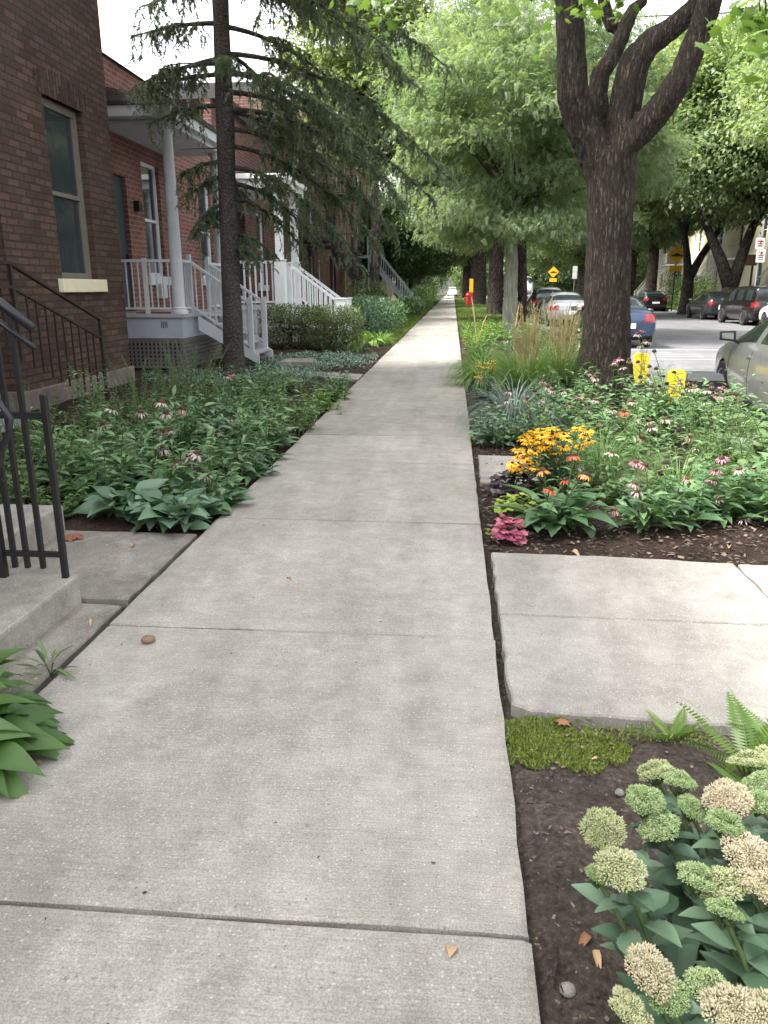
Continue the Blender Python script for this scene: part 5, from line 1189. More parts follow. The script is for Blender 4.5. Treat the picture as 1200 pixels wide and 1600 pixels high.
# ---- flower heads
def head_mesh(kind, seed):
    global RNG
    RNG = np.random.default_rng(seed)
    spec = dict(pink=(13,.044,.30,-.25,'pet_pink','cone_rust',.018,.016), palepink=(12,.044,.26,-.55,'pet_pale','cone_rust',.019,.020), white=(12,.046,.26,-.30,'pet_white','cone_rust',.017,.016), faded=(11,.042,.20,-1.2,'pet_faded','cone_rust',.020,.024),
                orange=(14,.046,.28,-.7,'pet_orange','cone_rust',.020,.02), red=(14,.044,.30,-.55,'pet_red','cone_rust',.020,.018), seed=(7,.034,.14,-1.6,'pet_faded','cone_dark',.020,.026), gold=(12,.030,.36,-.1,'pet_gold','cone_dark',.008,.009))[kind]
    n, ln, w, dip, pm, cm, cr_, ch = spec
    a = np.arange(n)*2*math.pi/n+RNG.normal(0,.08,n); d = np.stack([np.cos(a), np.sin(a), dip+RNG.normal(0,.14,n)], 1)
    pt = NP(); tpl = leaf_tpl(w, .3 if dip > -1 else .5, .1, 4, 1.15)
    pt.add(tpl, np.stack([np.cos(a)*cr_*.7, np.sin(a)*cr_*.7, np.zeros(n)], 1), basis(d), uni(.85,1.12,n)*ln)
    me = pt.mesh('petals_'+kind, M[pm])
    c = NP(); m = 90 if kind != 'gold' else 34; k = np.arange(m)+.5; ph = np.arccos(1-k/m*1.0); th = k*2.39996
    dd = np.stack([np.sin(ph)*np.cos(th), np.sin(ph)*np.sin(th), np.cos(ph)], 1)
    spike = ([(-.35,0,-.35),(.35,0,-.35),(.35,0,.35),(-.35,0,.35),(0,1,0)], [(0,1,4),(1,2,4),(2,3,4),(3,0,4)])
    c.add(spike, dd*np.array([cr_,cr_,ch])*.82, basis(dd, rdir(m)), np.full(m, cr_*.36))
    vs = []; fs = []
    for i in range(5):
        f = i/4*math.pi/2
        for j in range(10): vs.append((cr_*.88*math.cos(f)*math.cos(j*.6283), cr_*.88*math.cos(f)*math.sin(j*.6283), ch*.88*math.sin(f)-.002))
    for i in range(4):
        for j in range(10): fs.append((i*10+j, i*10+(j+1) % 10, (i+1)*10+(j+1) % 10, (i+1)*10+j))
    c.addmesh(vs, fs, .3)
    return me, c.mesh('cone_'+kind, M[cm])
HD = {k: [head_mesh(k, 200+7*i+j) for j in range(2)] for i, k in enumerate(('pink','palepink','white','faded','orange','red','seed','gold'))}
def put_head(t, p, kind, tilt, sc=1.0):
    a, c = random.choice(HD[kind]); f = link('flower', a, t, p, (tilt[0], tilt[1], random.uniform(0, 6.28)), sc); link('cone', c, f); return f
def flowering(name, label, x, y, heads, kind, sc=1.0, Yd=None, hsc=1.0, group=None, z=-.03, stem=.0035, cat='flower', dy=.16):
    """plant whose flower heads stand where the photo shows them, on stems from its own crown"""
    t = thing(name, label, cat, (x, y, z), 0, group); s, l = CL[kind]; rz = random.uniform(0, 6.28)
    link('foliage', l, t, (0,0,0), (0,0,rz), sc); S = MB(); Lv = NP(); P_ = []; D_ = []; C_ = []
    for hd in heads:
        px, py, k = hd; w = PY(px, py, (Yd or y)+random.uniform(-dy, dy))-Vector((x, y, z)); w.z = max(w.z, .05)+(.05 if x < 0 else 0)
        b = Vector((random.uniform(-.07,.07)*sc, random.uniform(-.07,.07)*sc, 0)); pa = bez(b, b.lerp(w, .35)+Vector((0,0,w.z*.35)), w, 9)
        S.tube(pa, [stem*(1.25-.4*i/9) for i in range(10)], 5, cap=False)
        put_head(t, w, k, (random.uniform(-.35,.35), random.uniform(-.35,.35)), hsc)
        for u in (.25,.4,.55,.7):
            q, d = on_path(pa, u); a = random.uniform(0, 6.28); P_.append(q); D_.append(Vector((math.cos(a), math.sin(a), .35))); C_.append(.13*sc*(1.15-u*.8))
    S.build('stems', M['stem'], t); Lv.add(LANCE, np.array(P_), basis(np.array(D_)), np.array(C_)); Lv.build('stem_leaves', M['lf_cone'], t); return t
CF = 'coneflowers of the right flower bed'; CFL = 'coneflowers of the left front garden'
def cf(label, x, y, hs, kind='cone0', **k): return flowering('coneflower', label, x, y, hs, kind, group=k.pop('group', CF), **k)
S_, PP, PK, FD, WH = 'seed', 'palepink', 'pink', 'faded', 'white'
cf('orange and red coneflower clump at the front of the flower bed', .72, 4.95, [(848,735,'orange'),(884,750,'red'),(860,765,'red'),(915,742,'orange'),(897,712,'red')], 'broad2', sc=1.25, hsc=1.05, stem=.005)
t = cf('coneflower with one spent bristly head hanging over the mulch edge', 1.30, 4.98, [(960,798,FD),(990,848,PK),(1008,728,FD),(994,722,PK),(957,708,WH),(992,757,PP),(996,768,PP)], 'cone1', sc=1.0)
cf('coneflower without open petals between the spent head and the magenta blooms', 1.55, 5.05, [(1040,725,S_),(1032,741,S_)], 'cone2', sc=.95)
cf('coneflower with a tight bunch of magenta pink blooms', 1.86, 5.25, [(1075,748,PK),(1112,750,PK),(1118,735,PK),(1128,716,PK),(1122,780,PP)], 'cone0')
cf('coneflower with a large brown side facing head at the right edge', 2.22, 5.2, [(1177,731,FD),(1155,733,PP),(1162,815,PP)], 'cone1', sc=1.1)
cf('coneflower with big drooping pale pink and rust heads behind the magenta blooms', 1.62, 6.6, [(1040,655,PP),(1018,668,PP),(1060,673,S_),(1078,682,FD),(1087,702,WH),(1002,684,FD)], 'conesm0', hsc=1.2)
cf('coneflower with red and white daisies in front of the tree trunk', 1.30, 7.3, [(975,643,'red'),(987,628,PP),(955,640,WH),(997,655,WH),(1015,660,WH),(935,660,FD)], 'conesm1', hsc=1.15)
cf('pink coneflowers leaning against the left foot of the big maple', 1.25, 8.6, [(905,620,PK),(912,624,PK),(930,625,PP),(900,640,PP),(890,632,PP),(918,640,PP)], 'conesm0', sc=1.1, hsc=1.15)
cf('coneflowers with pink heads in front of the middle of the maple trunk', 1.75, 8.7, [(925,585,PK),(960,567,PP),(968,561,PK),(972,574,PP),(930,590,PP)], 'conesm1', sc=1.3, hsc=1.15)
cf('coneflower stand of dark seed heads before the first yellow marker', 2.35, 8.4, [(1000,590,S_),(997,567,S_),(1015,574,S_),(1025,577,S_),(1013,588,S_),(1036,589,S_),(1030,605,S_),(1017,605,S_),(1026,612,PP),(1025,632,WH),(983,563,S_),(1022,550,S_)], 'conesm0', sc=1.3, hsc=1.1)
cf('coneflower stand of dark seed heads before the dark bin', 2.72, 8.5, [(1053,583,S_),(1074,597,S_),(1085,598,S_),(1062,601,PP),(1078,607,PP),(1067,617,S_),(1078,620,S_),(1086,607,PP),(1042,601,S_)], 'conesm1', sc=1.3, hsc=1.1)
cf('coneflower stand of rust seed heads before the front wheel of the grey green car', 2.95, 7.9, [(1105,610,PP),(1120,612,S_),(1130,606,PK),(1145,617,S_),(1150,618,S_),(1158,628,S_),(1112,602,S_),(1128,620,PP),(1117,618,PK)], 'conesm0', sc=1.2, hsc=1.1)
cf('long stemmed pink coneflowers right of the maple trunk by the blue car', 2.72, 11.3, [(1005,517,PK),(1008,533,PP),(1014,534,PP),(1000,540,PP),(996,522,PP)], 'conesm1', hsc=1.2)
cf('cluster of tan faded coneflowers left of the maple trunk', 1.85, 13.2, [(882,527,FD),(890,522,FD),(897,524,FD),(905,520,FD),(912,527,FD),(900,530,FD),(886,533,FD)], 'conesm0', sc=1.1, hsc=1.3)
cf('coneflowers between the blue grass and the golden daisies', 1.0, 8.3, [(862,610,PP),(848,597,PP),(835,612,S_),(856,604,PP),(878,612,PP),(795,612,PP),(791,626,PP),(860,640,PP),(827,648,S_),(822,624,FD),(846,625,PP)], 'conesm1', sc=.95, hsc=1.15)
# left garden
cf('white pink coneflower with five heads nearest the broad leaved clump', -2.1, 5.45, [(297,722,PP),(308,720,PP),(278,733,PP),(232,762,PP),(322,752,PP)], 'cone0', group=CFL, hsc=1.35)
cf('coneflower with a close pair of pale heads behind the front steps', -2.55, 5.9, [(248,708,WH),(256,711,PP),(224,738,PP)], 'cone1', group=CFL, hsc=1.35)
cf('coneflower with pink heads stacked one above another in mid garden', -2.75, 6.6, [(255,682,PK),(266,682,PP),(253,638,PP),(260,654,PP),(221,653,PP),(285,649,FD)], 'conesm0', group=CFL, hsc=1.4)
cf('coneflower with one cream drooping head nearest the brown house', -3.25, 6.5, [(175,648,WH),(162,673,WH)], 'conesm1', group=CFL, hsc=1.45)
cf('coneflower with low pale heads at the sidewalk edge', -2.0, 6.9, [(327,673,PP),(340,683,PP),(370,725,PP),(395,730,PP),(380,727,WH)], 'cone2', group=CFL, hsc=1.3)
cf('coneflower with three small pale heads toward the spruce', -2.05, 7.8, [(358,661,PP),(370,652,FD),(389,654,WH)], 'conesm0', group=CFL, hsc=1.3)
cf('coneflower with a pink head just in front of the spruce trunk', -2.75, 9.6, [(355,594,PP),(361,591,PK)], 'conesm1', sc=.8, group=CFL, hsc=1.4)
# golden daisies
def golden(label, x, y, poly, n, sc, Yd, hsc, kind):
    hs = []; random.seed(len(label))
    while len(hs) < n:
        bx = random.choice(poly); hs.append((random.uniform(bx[0], bx[1]), random.uniform(bx[2], bx[3]), 'gold'))
    return flowering('golden_daisy', label, x, y, hs, kind, sc, Yd, hsc, 'golden daisies', stem=.0025, dy=.28)
golden('large mound of golden black eyed daisies behind the orange coneflower', .86, 5.75, [(822,925,664,700),(835,920,655,690),(822,925,668,704),(805,885,698,735),(812,870,672,712),(800,835,712,735)], 96, 1.0, 5.75, 1.5, 'conesm0')
golden('small golden daisy clump at the sidewalk edge by the tan plumes', .55, 11.0, [(743,775,566,590),(757,776,562,575)], 22, .7, 11.0, 1.25, 'fresh0')
# ---- leafy fillers, rows along both beds
ORD = ['first','second','third','fourth','fifth','sixth','seventh','eighth','ninth']
rows = [('sidewalk edge row', -1.76, 5.35, 11.3, ['cone0','blue0','cone2','blue1','fresh1','cone1','bright0','fresh0','blue1'], .90),
        ('middle row', -2.55, 5.2, 11.6, ['cone1','blue0','cone0','blue1','conesm0','fresh0','cone2','fresh0'], .95),
        ('row behind the middle row', -3.2, 5.3, 11.2, ['fresh0','cone1','feather0','blue0','feather1','fresh1','blue1'], 1.0),
        ('row nearest the brown house', -3.9, 5.6, 10.6, ['feather0','feather1','tall','feather1','feather0'], 1.05)]
KN = dict(cone='lance leaved', fresh='fresh green', blue='bluish green', conesm='narrow leaved', feather='fine feathery', bright='bright green', tall='tall green')
for nm, x, y0, y1, ks, sc in rows:
    for i, k in enumerate(ks):
        y = y0+(y1-y0)*i/(len(ks)-1)
        clump('%s perennial clump, %s from the front steps in the %s' % (KN[k.rstrip('012')], ORD[i], nm), 'plant', k, x+random.uniform(-.12,.12)+max(0, (y-9)*.02), y+random.uniform(-.15,.15), sc=sc*random.uniform(.8,1.3), group='leafy plants of the left front garden')
clump('dark broad leaved plant at the paving corner beside the front steps', 'plant', 'broad', -1.82, 4.78, .4, 1.15, name='broad_leaved_plant', group='broad leaved plants of the left garden')
clump('dark broad leaved plant between the paving corner and the concrete step', 'plant', 'broad', -2.22, 4.95, 2.0, 1.1, name='broad_leaved_plant', group='broad leaved plants of the left garden')
clump('glossy fan leaved plant spilling onto the sidewalk', 'plant', 'broad2', -1.70, 5.15, 1.0, .95, name='broad_leaved_plant', group='broad leaved plants of the left garden')
clump('broad leaved plant behind the fan leaved one', 'plant', 'broad', -2.05, 5.3, 4.0, 1.0, name='broad_leaved_plant', group='broad leaved plants of the left garden')
for lb_, x_, y_, k_, s_ in (('leafy coneflower foliage just behind the broad leaved plants', -1.95, 5.65, 'cone0', 1.1), ('coneflower foliage leaning over the sidewalk edge', -1.78, 6.05, 'cone1', 1.05), ('coneflower foliage between the second step and the five headed coneflower', -2.45, 5.35, 'cone2', 1.1), ('coneflower foliage at the sidewalk edge past the low pale heads', -1.85, 7.4, 'cone0', 1.1), ('coneflower foliage in the heart of the left garden', -2.6, 7.3, 'cone1', 1.15), ('coneflower foliage toward the brown house', -3.1, 5.8, 'cone2', 1.1), ('coneflower foliage near the far end of the left garden', -2.1, 8.8, 'cone1', 1.15)):
    clump(lb_, 'plant', k_, x_, y_, None, s_, group='leafy plants of the left front garden')
clump('low leafy plant in the corner behind the second step', 'plant', 'fresh0', -2.75, 4.95, 4.0, .7, group='leafy plants of the left front garden')
clump('pale leaved plant beside the black iron post', 'plant', 'fresh1', -3.15, 5.0, 3.0, .75, group='leafy plants of the left front garden')
GRP = 'leafy plants of the right flower bed'
for lb, k, x, y, s in (('dark leafy plant between the blue grass and the small slab', 'blue0', .52, 7.75, .82), ('grassy green plant behind the orange coneflower', 'feather0', 1.25, 5.9, .62), ('fresh leafy plant in front of the tree trunk foot', 'fresh0', 1.55, 7.6, .95), ('leafy plant behind the magenta coneflowers', 'fresh1', 1.95, 6.0, .95), ('large leaved plant at the right edge of the bed', 'big', 2.35, 5.55, .95), ('tall large leaved plant by the grey green car door', 'big', 2.75, 6.4, 1.3), ('tall green stems at the right edge beside the large leaves', 'tall', 2.55, 6.0, .9), ('dense leafy plant behind the side facing brown head', 'fresh0', 2.3, 6.1, 1.15), ('bushy plant below the magenta coneflowers', 'conesm0', 2.0, 5.5, .8), ('leafy plant between the spent head and the grass clump', 'fresh1', 1.35, 5.5, .85), ('fresh leafy plant under the big drooping pink heads', 'fresh0', 1.45, 6.9, .9), ('feathery plant beside the large leaved plant', 'feather1', 2.25, 6.7, .8), ('leafy plant below the rust seed heads', 'fresh1', 2.6, 7.3, 1.1), ('leafy plant below the dark seed heads', 'conesm0', 2.05, 7.9, 1.0), ('dense green plant against the kerb near the yellow marker', 'fresh0', 2.9, 9.4, 1.1), ('green plant at the right foot of the maple trunk', 'fresh1', 2.45, 9.6, 1.0), ('narrow leaved plant left of the trunk foot', 'conesm1', 1.35, 9.5, .95), ('leafy plant before the blue grass clump', 'fresh1', .75, 7.9, .7),
                        ('bright leafy plant between the tan plumes and the maple', 'bright0', 1.75, 12.2, 1.2), ('dense shrub like green plant before the silver car', 'bright1', 2.2, 15.0, 1.6), ('green plant beyond the strappy lily leaves', 'fresh0', .8, 16.5, 1.3), ('leafy plant beyond the tan plumes', 'conesm0', 1.4, 15.5, 1.3), ('tall leafy plant under the slim tree', 'tall', 1.9, 18.5, 1.1), ('bright plant at the sidewalk edge past the lilies', 'bright0', .65, 19.0, 1.2), ('leafy plant in front of the utility pole foot', 'fresh1', 2.1, 22.0, 1.7), ('green plant by the kerb beyond the maple', 'fresh0', 2.9, 17.0, 1.5), ('far bright plant along the sidewalk edge', 'bright1', .7, 22.0, 1.3), ('far leafy plant in the middle of the strip', 'conesm1', 1.4, 20.5, 1.5), ('leafy plant by the kerb before the dark blue car', 'conesm0', 2.9, 20.0, 1.5), ('last bushy plant before the far lawn', 'bright0', 1.2, 24.5, 1.6)):
    clump(lb, 'plant', k, x, y, None, s*(1.14 if 6.2 < y < 10 else 1.0), group=GRP)
# tall tan seed stalks
for i, (px, pt, Y, lb) in enumerate(((748,462,19,'tall dry seed stalk beside the sidewalk beyond the lilies'), (864,452,15,'tall tan seed stalk in front of the silver car'), (879,470,14.5,'second tan seed stalk just left of the maple trunk'), (806,470,19,'forked dry stalk in front of the utility pole'))):
    A = PY(px, pt, Y); t = thing('seed_stalk', lb, 'plant', (A.x, Y, -.03), 0, 'tall dry seed stalks'); b = MB()
    for k in range(3):
        e = Vector((random.uniform(-.22,.22), random.uniform(-.1,.1), A.z*(1-.16*k))); b.tube(bez((0,0,0), (e.x*.2,0,e.z*.6), e, 6), [.011,.010,.009,.009,.010,.012,.006], 6)
    b.build('stalk', M['stem_tan'], t)

# ---- grasses and strap leaves
def tuft(label, name, x, y, n, h, w, bend, spread, mt, lean=.55, sc=1.0, group=None, cat='ornamental grass', azr=(0, 6.28)):
    t = thing(name, label, cat, (x, y, -.03), 0, group); g = NP()
    for q in range(5):
        m_ = n//5; tpl = blade_tpl(w/h, bend*(.5+q*.25)); a = uni(azr[0], azr[1], m_); r0 = spread*np.sqrt(RNG.random(m_)); le = uni(.05, lean, m_)*(.4+q*.2)
        d = np.stack([np.cos(a)*le, np.sin(a)*le, np.ones(m_)], 1); up = np.stack([np.cos(a), np.sin(a), np.full(m_, .15)], 1)*-1
        up = np.stack([-np.cos(a), -np.sin(a), np.full(m_, .3)], 1)
        g.add(tpl, np.stack([np.cos(a)*r0, np.sin(a)*r0, np.zeros(m_)], 1), basis(d, up), uni(.7,1.15,m_)*h*sc)
    g.build('blades', mt, t); return t
tuft('arching blue grey oat grass clump spilling toward the sidewalk', 'blue_grass', .72, 8.75, 420, .78, .007, 1.5, .12, M['gr_blue'], lean=1.1)
for lb, x, y in (('feather reed grass with tan plumes nearer the sidewalk', 1.02, 10.6), ('feather reed grass with tan plumes next to the maple trunk', 1.52, 10.9)):
    t = tuft(lb, 'reed_grass', x, y, 1000, .92, .006, .7, .2, M['gr_green'], lean=.38, group='feather reed grasses'); pl = NP(); st = MB()
    for k in range(100):
        a = random.uniform(0, 6.28); le = random.uniform(.02,.26); h = random.uniform(.85,1.38); e = Vector((math.cos(a)*le*h, math.sin(a)*le*h, h)); b = Vector((math.cos(a)*.1*random.random(), math.sin(a)*.1*random.random(), .2)); pa = bez(b, b.lerp(e,.5)+Vector((0,0,.06)), e, 5); st.tube(pa, .0018, 3, cap=False)
        m_ = 30; u = RNG.random(m_); i0 = pa[3]; p = np.asarray(i0)*(1-u[:,None])+np.asarray(e)*u[:,None]; d = rdir(m_)*.5+np.asarray((e-i0).normalized()); pl.add(diamond_tpl(.22), p+RNG.normal(0,.004,(m_,3)), basis(d, rdir(m_)), uni(.02,.042,m_), uni(.2,1,m_))
    st.build('stalks', M['stem_tan'], t); pl.build('plumes', M['plume'], t)
for i, (x, y, lb) in enumerate(((.5,12.6,'bright strappy daylily clump drooping over the sidewalk edge'), (.55,13.7,'second bright daylily clump beyond the first one'), (.62,15.2,'third bright daylily clump farthest from the golden daisies'), (1.15,12.9,'bright daylily clump behind the tan plumes'))):
    tuft(lb, 'daylily', x, y, 230, .62, .022, 1.5, .15, M['lf_bright'], lean=.9, group='daylily clumps', cat='plant')
tuft('fine green grass clump among the pink coneflowers', 'grass_tuft', 1.25, 6.3, 300, .55, .006, 1.2, .12, M['gr_green'], lean=.8, cat='plant')
tuft('fine green grass clump below the magenta coneflowers', 'grass_tuft', 1.7, 5.7, 260, .5, .006, 1.2, .12, M['gr_green'], lean=.8, cat='plant')
tuft('bright strappy leaves beside the hedge at the sidewalk', 'daylily', -2.0, 22.0, 260, .5, .022, 1.4, .2, M['lf_bright'], lean=.9, cat='plant')
tuft('thin arching grass leaves at the corner of the hedge', 'grass_tuft', -2.25, 19.0, 60, .6, .010, 1.7, .06, M['gr_green'], lean=1.0, cat='plant')

# ---- rosettes: heuchera, hosta
def round_leaf(n=5):
    pts = [(0,0)]; N_ = n*4
    for k in range(N_+1):
        a = -2.5+5.0*k/N_; r = .5*(1+.10*math.cos(a*n*1.25)); pts.append((r*math.sin(a), .45+r*math.cos(a)))
    vs = [(x, y, .10*math.sin(9*x)*math.sin(7*y)-.25*(y-.4)**2-.25*x*x) for x, y in pts]+[(0,.42,.06)]; c = len(vs)-1; m_ = len(pts)
    return vs, [(i, (i+1) % m_, c) for i in range(m_)]
RL = round_leaf()
def rosette(label, name, x, y, n, R_, H, size, tpl, mt, z=-.03, group=None, tilt=.2, cat='plant', squash=1.0):
    t = thing(name, label, cat, (x, y, z), 0, group); g = NP(); st = MB(); a = uni(0,6.28,n); r = np.sqrt(RNG.random(n)); pos = np.stack([np.cos(a)*r*R_*.62*squash, np.sin(a)*r*R_*.62, H*(1-r**2*.75)+uni(0,.02,n)], 1)
    d = np.stack([np.cos(a)*(.25+r), np.sin(a)*(.25+r), tilt-.5*r+RNG.normal(0,.18,n)], 1); g.add(tpl, pos, basis(d, np.array([0,0,1.])+RNG.normal(0,.22,(n,3))), uni(.7,1.15,n)*size)
    for p in pos[::2]: st.tube(bez((0,0,0), (p[0]*.5,p[1]*.5,p[2]*.8), p, 4), .003, 4, cap=False)
    st.build('stems', M['stem'], t); g.build('foliage', mt, t); return t
HG = 'coral bells plants'
rosette('dark purple black coral bells beside the small slab', 'coral_bells', .50, 5.85, 60, .22, .15, .085, RL, M['heu_purple'], group=HG, squash=1.2)
rosette('lime green coral bells between the purple and the crimson one', 'coral_bells', .50, 5.28, 48, .17, .13, .075, RL, M['heu_lime'], group=HG, squash=1.4)
rosette('crimson pink coral bells at the front corner of the bed', 'coral_bells', .395, 4.66, 62, .14, .12, .062, RL, M['heu_red'], group=HG)
rosette('tiny yellowish coral bells at the sidewalk edge', 'coral_bells', .30, 4.66, 12, .06, .05, .04, RL, M['lf_chart'], group=HG)
HOSTA = leaf_tpl(.50, .55, .16, 7, .66, stalk=.10)
rosette('glossy bright green hosta in the left foreground beside the steps', 'hosta', -1.66, 2.04, 120, .42, .20, .195, HOSTA, M['lf_hosta'], z=-.04, tilt=.5)
rosette('hosta plant behind the nearest one against the concrete step', 'hosta', -1.72, 2.28, 46, .30, .20, .19, HOSTA, M['lf_hosta'], z=-.04, tilt=.6)
rosette('small weed sprouting in the paving crack by the hosta', 'weed', -1.60, 2.70, 14, .09, .07, .11, NARROW, M['lf_fresh'], z=-.03, tilt=.9)
rosette('chartreuse hosta left of the maple trunk', 'hosta', 1.62, 11.6, 40, .42, .38, .30, HOSTA, M['lf_chart'], tilt=.3, group='chartreuse hostas')
rosette('chartreuse hosta between the reed grasses', 'hosta', 1.25, 11.7, 26, .3, .45, .24, HOSTA, M['lf_chart'], tilt=.3, group='chartreuse hostas')
rosette('bright hosta on the left side beyond the hedge', 'hosta', -2.3, 21.3, 50, .5, .3, .26, HOSTA, M['lf_bright'], tilt=.4)
rosette('small green tuft sprouting at the sidewalk joint', 'weed', -1.35, 9.36, 10, .07, .04, .07, NARROW, M['lf_fresh'], z=-.01, tilt=.5)
# ---- ferns in front
def frond_tpl(n=22):
    vs = []; fs = []
    for i in range(n):
        t = i/n; L = .17*math.sin(math.pi*min(1, t*.86+.16))**.7*(1-.25*t); y = .14+.84*t; z = -.34*t*t; w = .0125
        for s in (-1, 1):
            b = len(vs); vs += [(0,y-w*.6,z),(s*L*.5,y+L*.10-w*.75,z-.03),(s*L,y+L*.34,z-.10*L/.24),(s*L*.5,y+L*.22+w*.75,z-.025),(0,y+w*.6,z)]
            fs.append((b,b+1,b+2,b+3,b+4) if s > 0 else (b,b+4,b+3,b+2,b+1))
    b = len(vs); m_ = 8
    for i in range(m_+1): t = i/m_; vs += [(-.006,t,-.34*max(0,t-.14)**2+.002),(.006,t,-.34*max(0,t-.14)**2+.002)]
    for i in range(m_): fs.append((b+2*i,b+2*i+1,b+2*i+3,b+2*i+2))
    vs = [(x+.05*math.sin(3*y), y, z+.02*math.sin(9*y)) for x, y, z in vs]
    return vs, fs
FR = frond_tpl()
def fern(label, x, y, n, h, el, z=-.03, az=None):
    t = thing('fern', label, 'fern', (x, y, z), 0, 'ferns in the near soil bed'); g = NP(); a = (np.arange(n)+uni(.0,.5,n))*6.283/n+uni(0,6.28); e = uni(el-.45, el+.2, n)
    d = np.stack([np.cos(a)*np.cos(e), np.sin(a)*np.cos(e), np.sin(e)], 1); g.add(FR, np.zeros((n,3)), basis(d), uni(.8,1.1,n)*h); g.build('fronds', M['lf_fern'], t, smooth=False); return t
fern('small fern at the walkway edge beside the moss', .80, 2.45, 6, .17, .95)
fern('upright fern on bare stalks at the right edge of the photo', 1.0, 2.28, 7, .29, 1.05)
fern('low bright fern flat on the soil behind the stonecrop', .70, 2.17, 7, .15, .3)
fern('second upright fern near the right edge of the walkway', 1.16, 2.40, 8, .24, .85)
fern('bright fern behind the farthest stonecrop head', .98, 2.12, 8, .20, .45)
# ---- stonecrop with domed flower heads
SED = toothed_tpl(.50, 7, .05, .25, .22, .9)
bud = ([(-.32,0,-.32),(.32,0,-.32),(.32,0,.32),(-.32,0,.32),(-.40,.8,-.40),(.40,.8,-.40),(.40,.8,.40),(-.40,.8,.40),(0,1.9,0)], [(0,1,5,4),(1,2,6,5),(2,3,7,6),(3,0,4,7),(4,5,8),(5,6,8),(6,7,8),(7,4,8)])
def sed_head(seed, mt, r):
    global RNG
    RNG = np.random.default_rng(seed); c = NP(); m_ = 8
    subs = [(0,0,.018)]+[(math.cos(i*2*math.pi/7)*r*.60, math.sin(i*2*math.pi/7)*r*.60, RNG.uniform(-.012,.004)) for i in range(7)]
    for sx, sy, sz in subs:
        rs = r*RNG.uniform(.42,.5); n = 190; k = np.arange(n)+.5; ph = np.arccos(1-k/n*.95); th = k*2.39996+RNG.random()
        dd = np.stack([np.sin(ph)*np.cos(th), np.sin(ph)*np.sin(th), np.cos(ph)], 1)+RNG.normal(0,.06,(n,3)); dd = norm(dd)
        c.add(bud, dd*rs*np.array([1,1,.75])*RNG.uniform(.78,1.08,(n,1))+np.array([sx,sy,sz]), basis(dd, rdir(n)), uni(.0030,.0048,n), np.clip(RNG.normal(.5,.25,n)+.25*dd[:,2],0,1))
    return c.mesh('stonecrop_head', mt, smooth=False)
SH = {'g': [sed_head(300+i, M['bud_green'], .048) for i in range(2)], 'm': [sed_head(310+i, M['bud_mid'], .056) for i in range(2)], 'c': [sed_head(320+i, M['bud_cream'], .062) for i in range(2)]}
def sedum(label, x, y, heads, zt=.40):
    t = thing('stonecrop', label, 'plant', (x, y, -.04), 0, 'stonecrop plants of the near soil bed'); S = MB(); P_ = []; D_ = []; C_ = []
    for px, py, k, s in heads:
        w = PZ(px, py, zt+random.uniform(-.03,.03))-Vector((x, y, -.04)); b = Vector((random.uniform(-.05,.05), random.uniform(-.05,.05), 0)); pa = bez(b, b.lerp(w,.4)+Vector((0,0,w.z*.22)), w-Vector((0,0,.012)), 9); S.tube(pa, [.0075-.0003*i for i in range(10)], 7, cap=False)
        dd = (pa[-1]-pa[-2]).normalized(); f = link('flower_head', random.choice(SH[k]), t, w, (-dd.y*.7+random.uniform(-.15,.15), dd.x*.7+random.uniform(-.15,.15), random.uniform(0,6.28)), (s*.84*random.uniform(.9,1.1), s*.84, s*.80))
        for i in range(7):
            a = i*2*math.pi/7; S.tube([w-Vector((0,0,.05*s)), w+Vector((math.cos(a)*.03*s, math.sin(a)*.03*s, -.012*s))], .0025, 4, cap=False)
        for i in range(12):
            u = .15+.72*i/11; q, d = on_path(pa, u); a = i*2.2+random.uniform(-.4,.4); P_.append(q); D_.append(Vector((math.cos(a), math.sin(a), random.uniform(.05,.55)))); C_.append((.125-.055*u)*random.uniform(.85,1.2))
    for i in range(16):
        a = random.uniform(0,6.28); P_.append(Vector((math.cos(a)*.08, math.sin(a)*.08, random.uniform(.04,.16)))); D_.append(Vector((math.cos(a), math.sin(a), random.uniform(0,.6)))); C_.append(random.uniform(.10,.14))
    S.build('stems', M['stem'], t, smooth=True); g = NP(); n = len(P_); g.add(SED, np.array(P_), basis(np.array(D_), np.array([0,0,1.])+RNG.normal(0,.2,(n,3))), np.array(C_)); g.build('foliage', M['lf_sedum'], t); return t
sedum('leftmost stonecrop with two pale heads over the bare soil', .50, 1.30, [(943,1295,'m',.92),(970,1358,'m',1.0),(935,1368,'g',.6)])
sedum('stonecrop with green heads beside the low bright fern', .62, 1.52, [(1025,1205,'m',.85),(1008,1250,'g',1.0),(1062,1222,'g',.85),(1030,1292,'g',1.0)])
sedum('stonecrop with one large cream head behind the paired green heads', .74, 1.48, [(1137,1250,'c',1.0),(1132,1285,'g',.85),(1080,1262,'g',.75)])
sedum('stonecrop with clustered green heads at the right edge', .92, 1.60, [(1170,1192,'m',.95),(1188,1226,'g',1.0),(1198,1192,'m',.9),(1185,1252,'g',.8)])
sedum('stonecrop with a broad double green head in the middle of the patch', .63, 1.22, [(1092,1372,'g',.95),(1128,1385,'m',.95),(1132,1425,'g',.8)])
sedum('stonecrop with wide cream heads at the right edge', .80, 1.25, [(1168,1340,'c',1.0),(1196,1392,'c',1.0)])
sedum('nearest stonecrop with a tall cream head and pale green heads', .50, .98, [(1015,1520,'c',.85),(1042,1552,'g',.8),(985,1580,'m',.8)])
sedum('nearest stonecrop in the bottom right corner with pinkish cream heads', .62, .95, [(1110,1545,'g',.95),(1150,1585,'c',1.0),(1190,1598,'c',.95)])
sedum('leafy stonecrop behind the wide cream heads', .85, 1.40, [(1150,1298,'g',.6)], zt=.36)

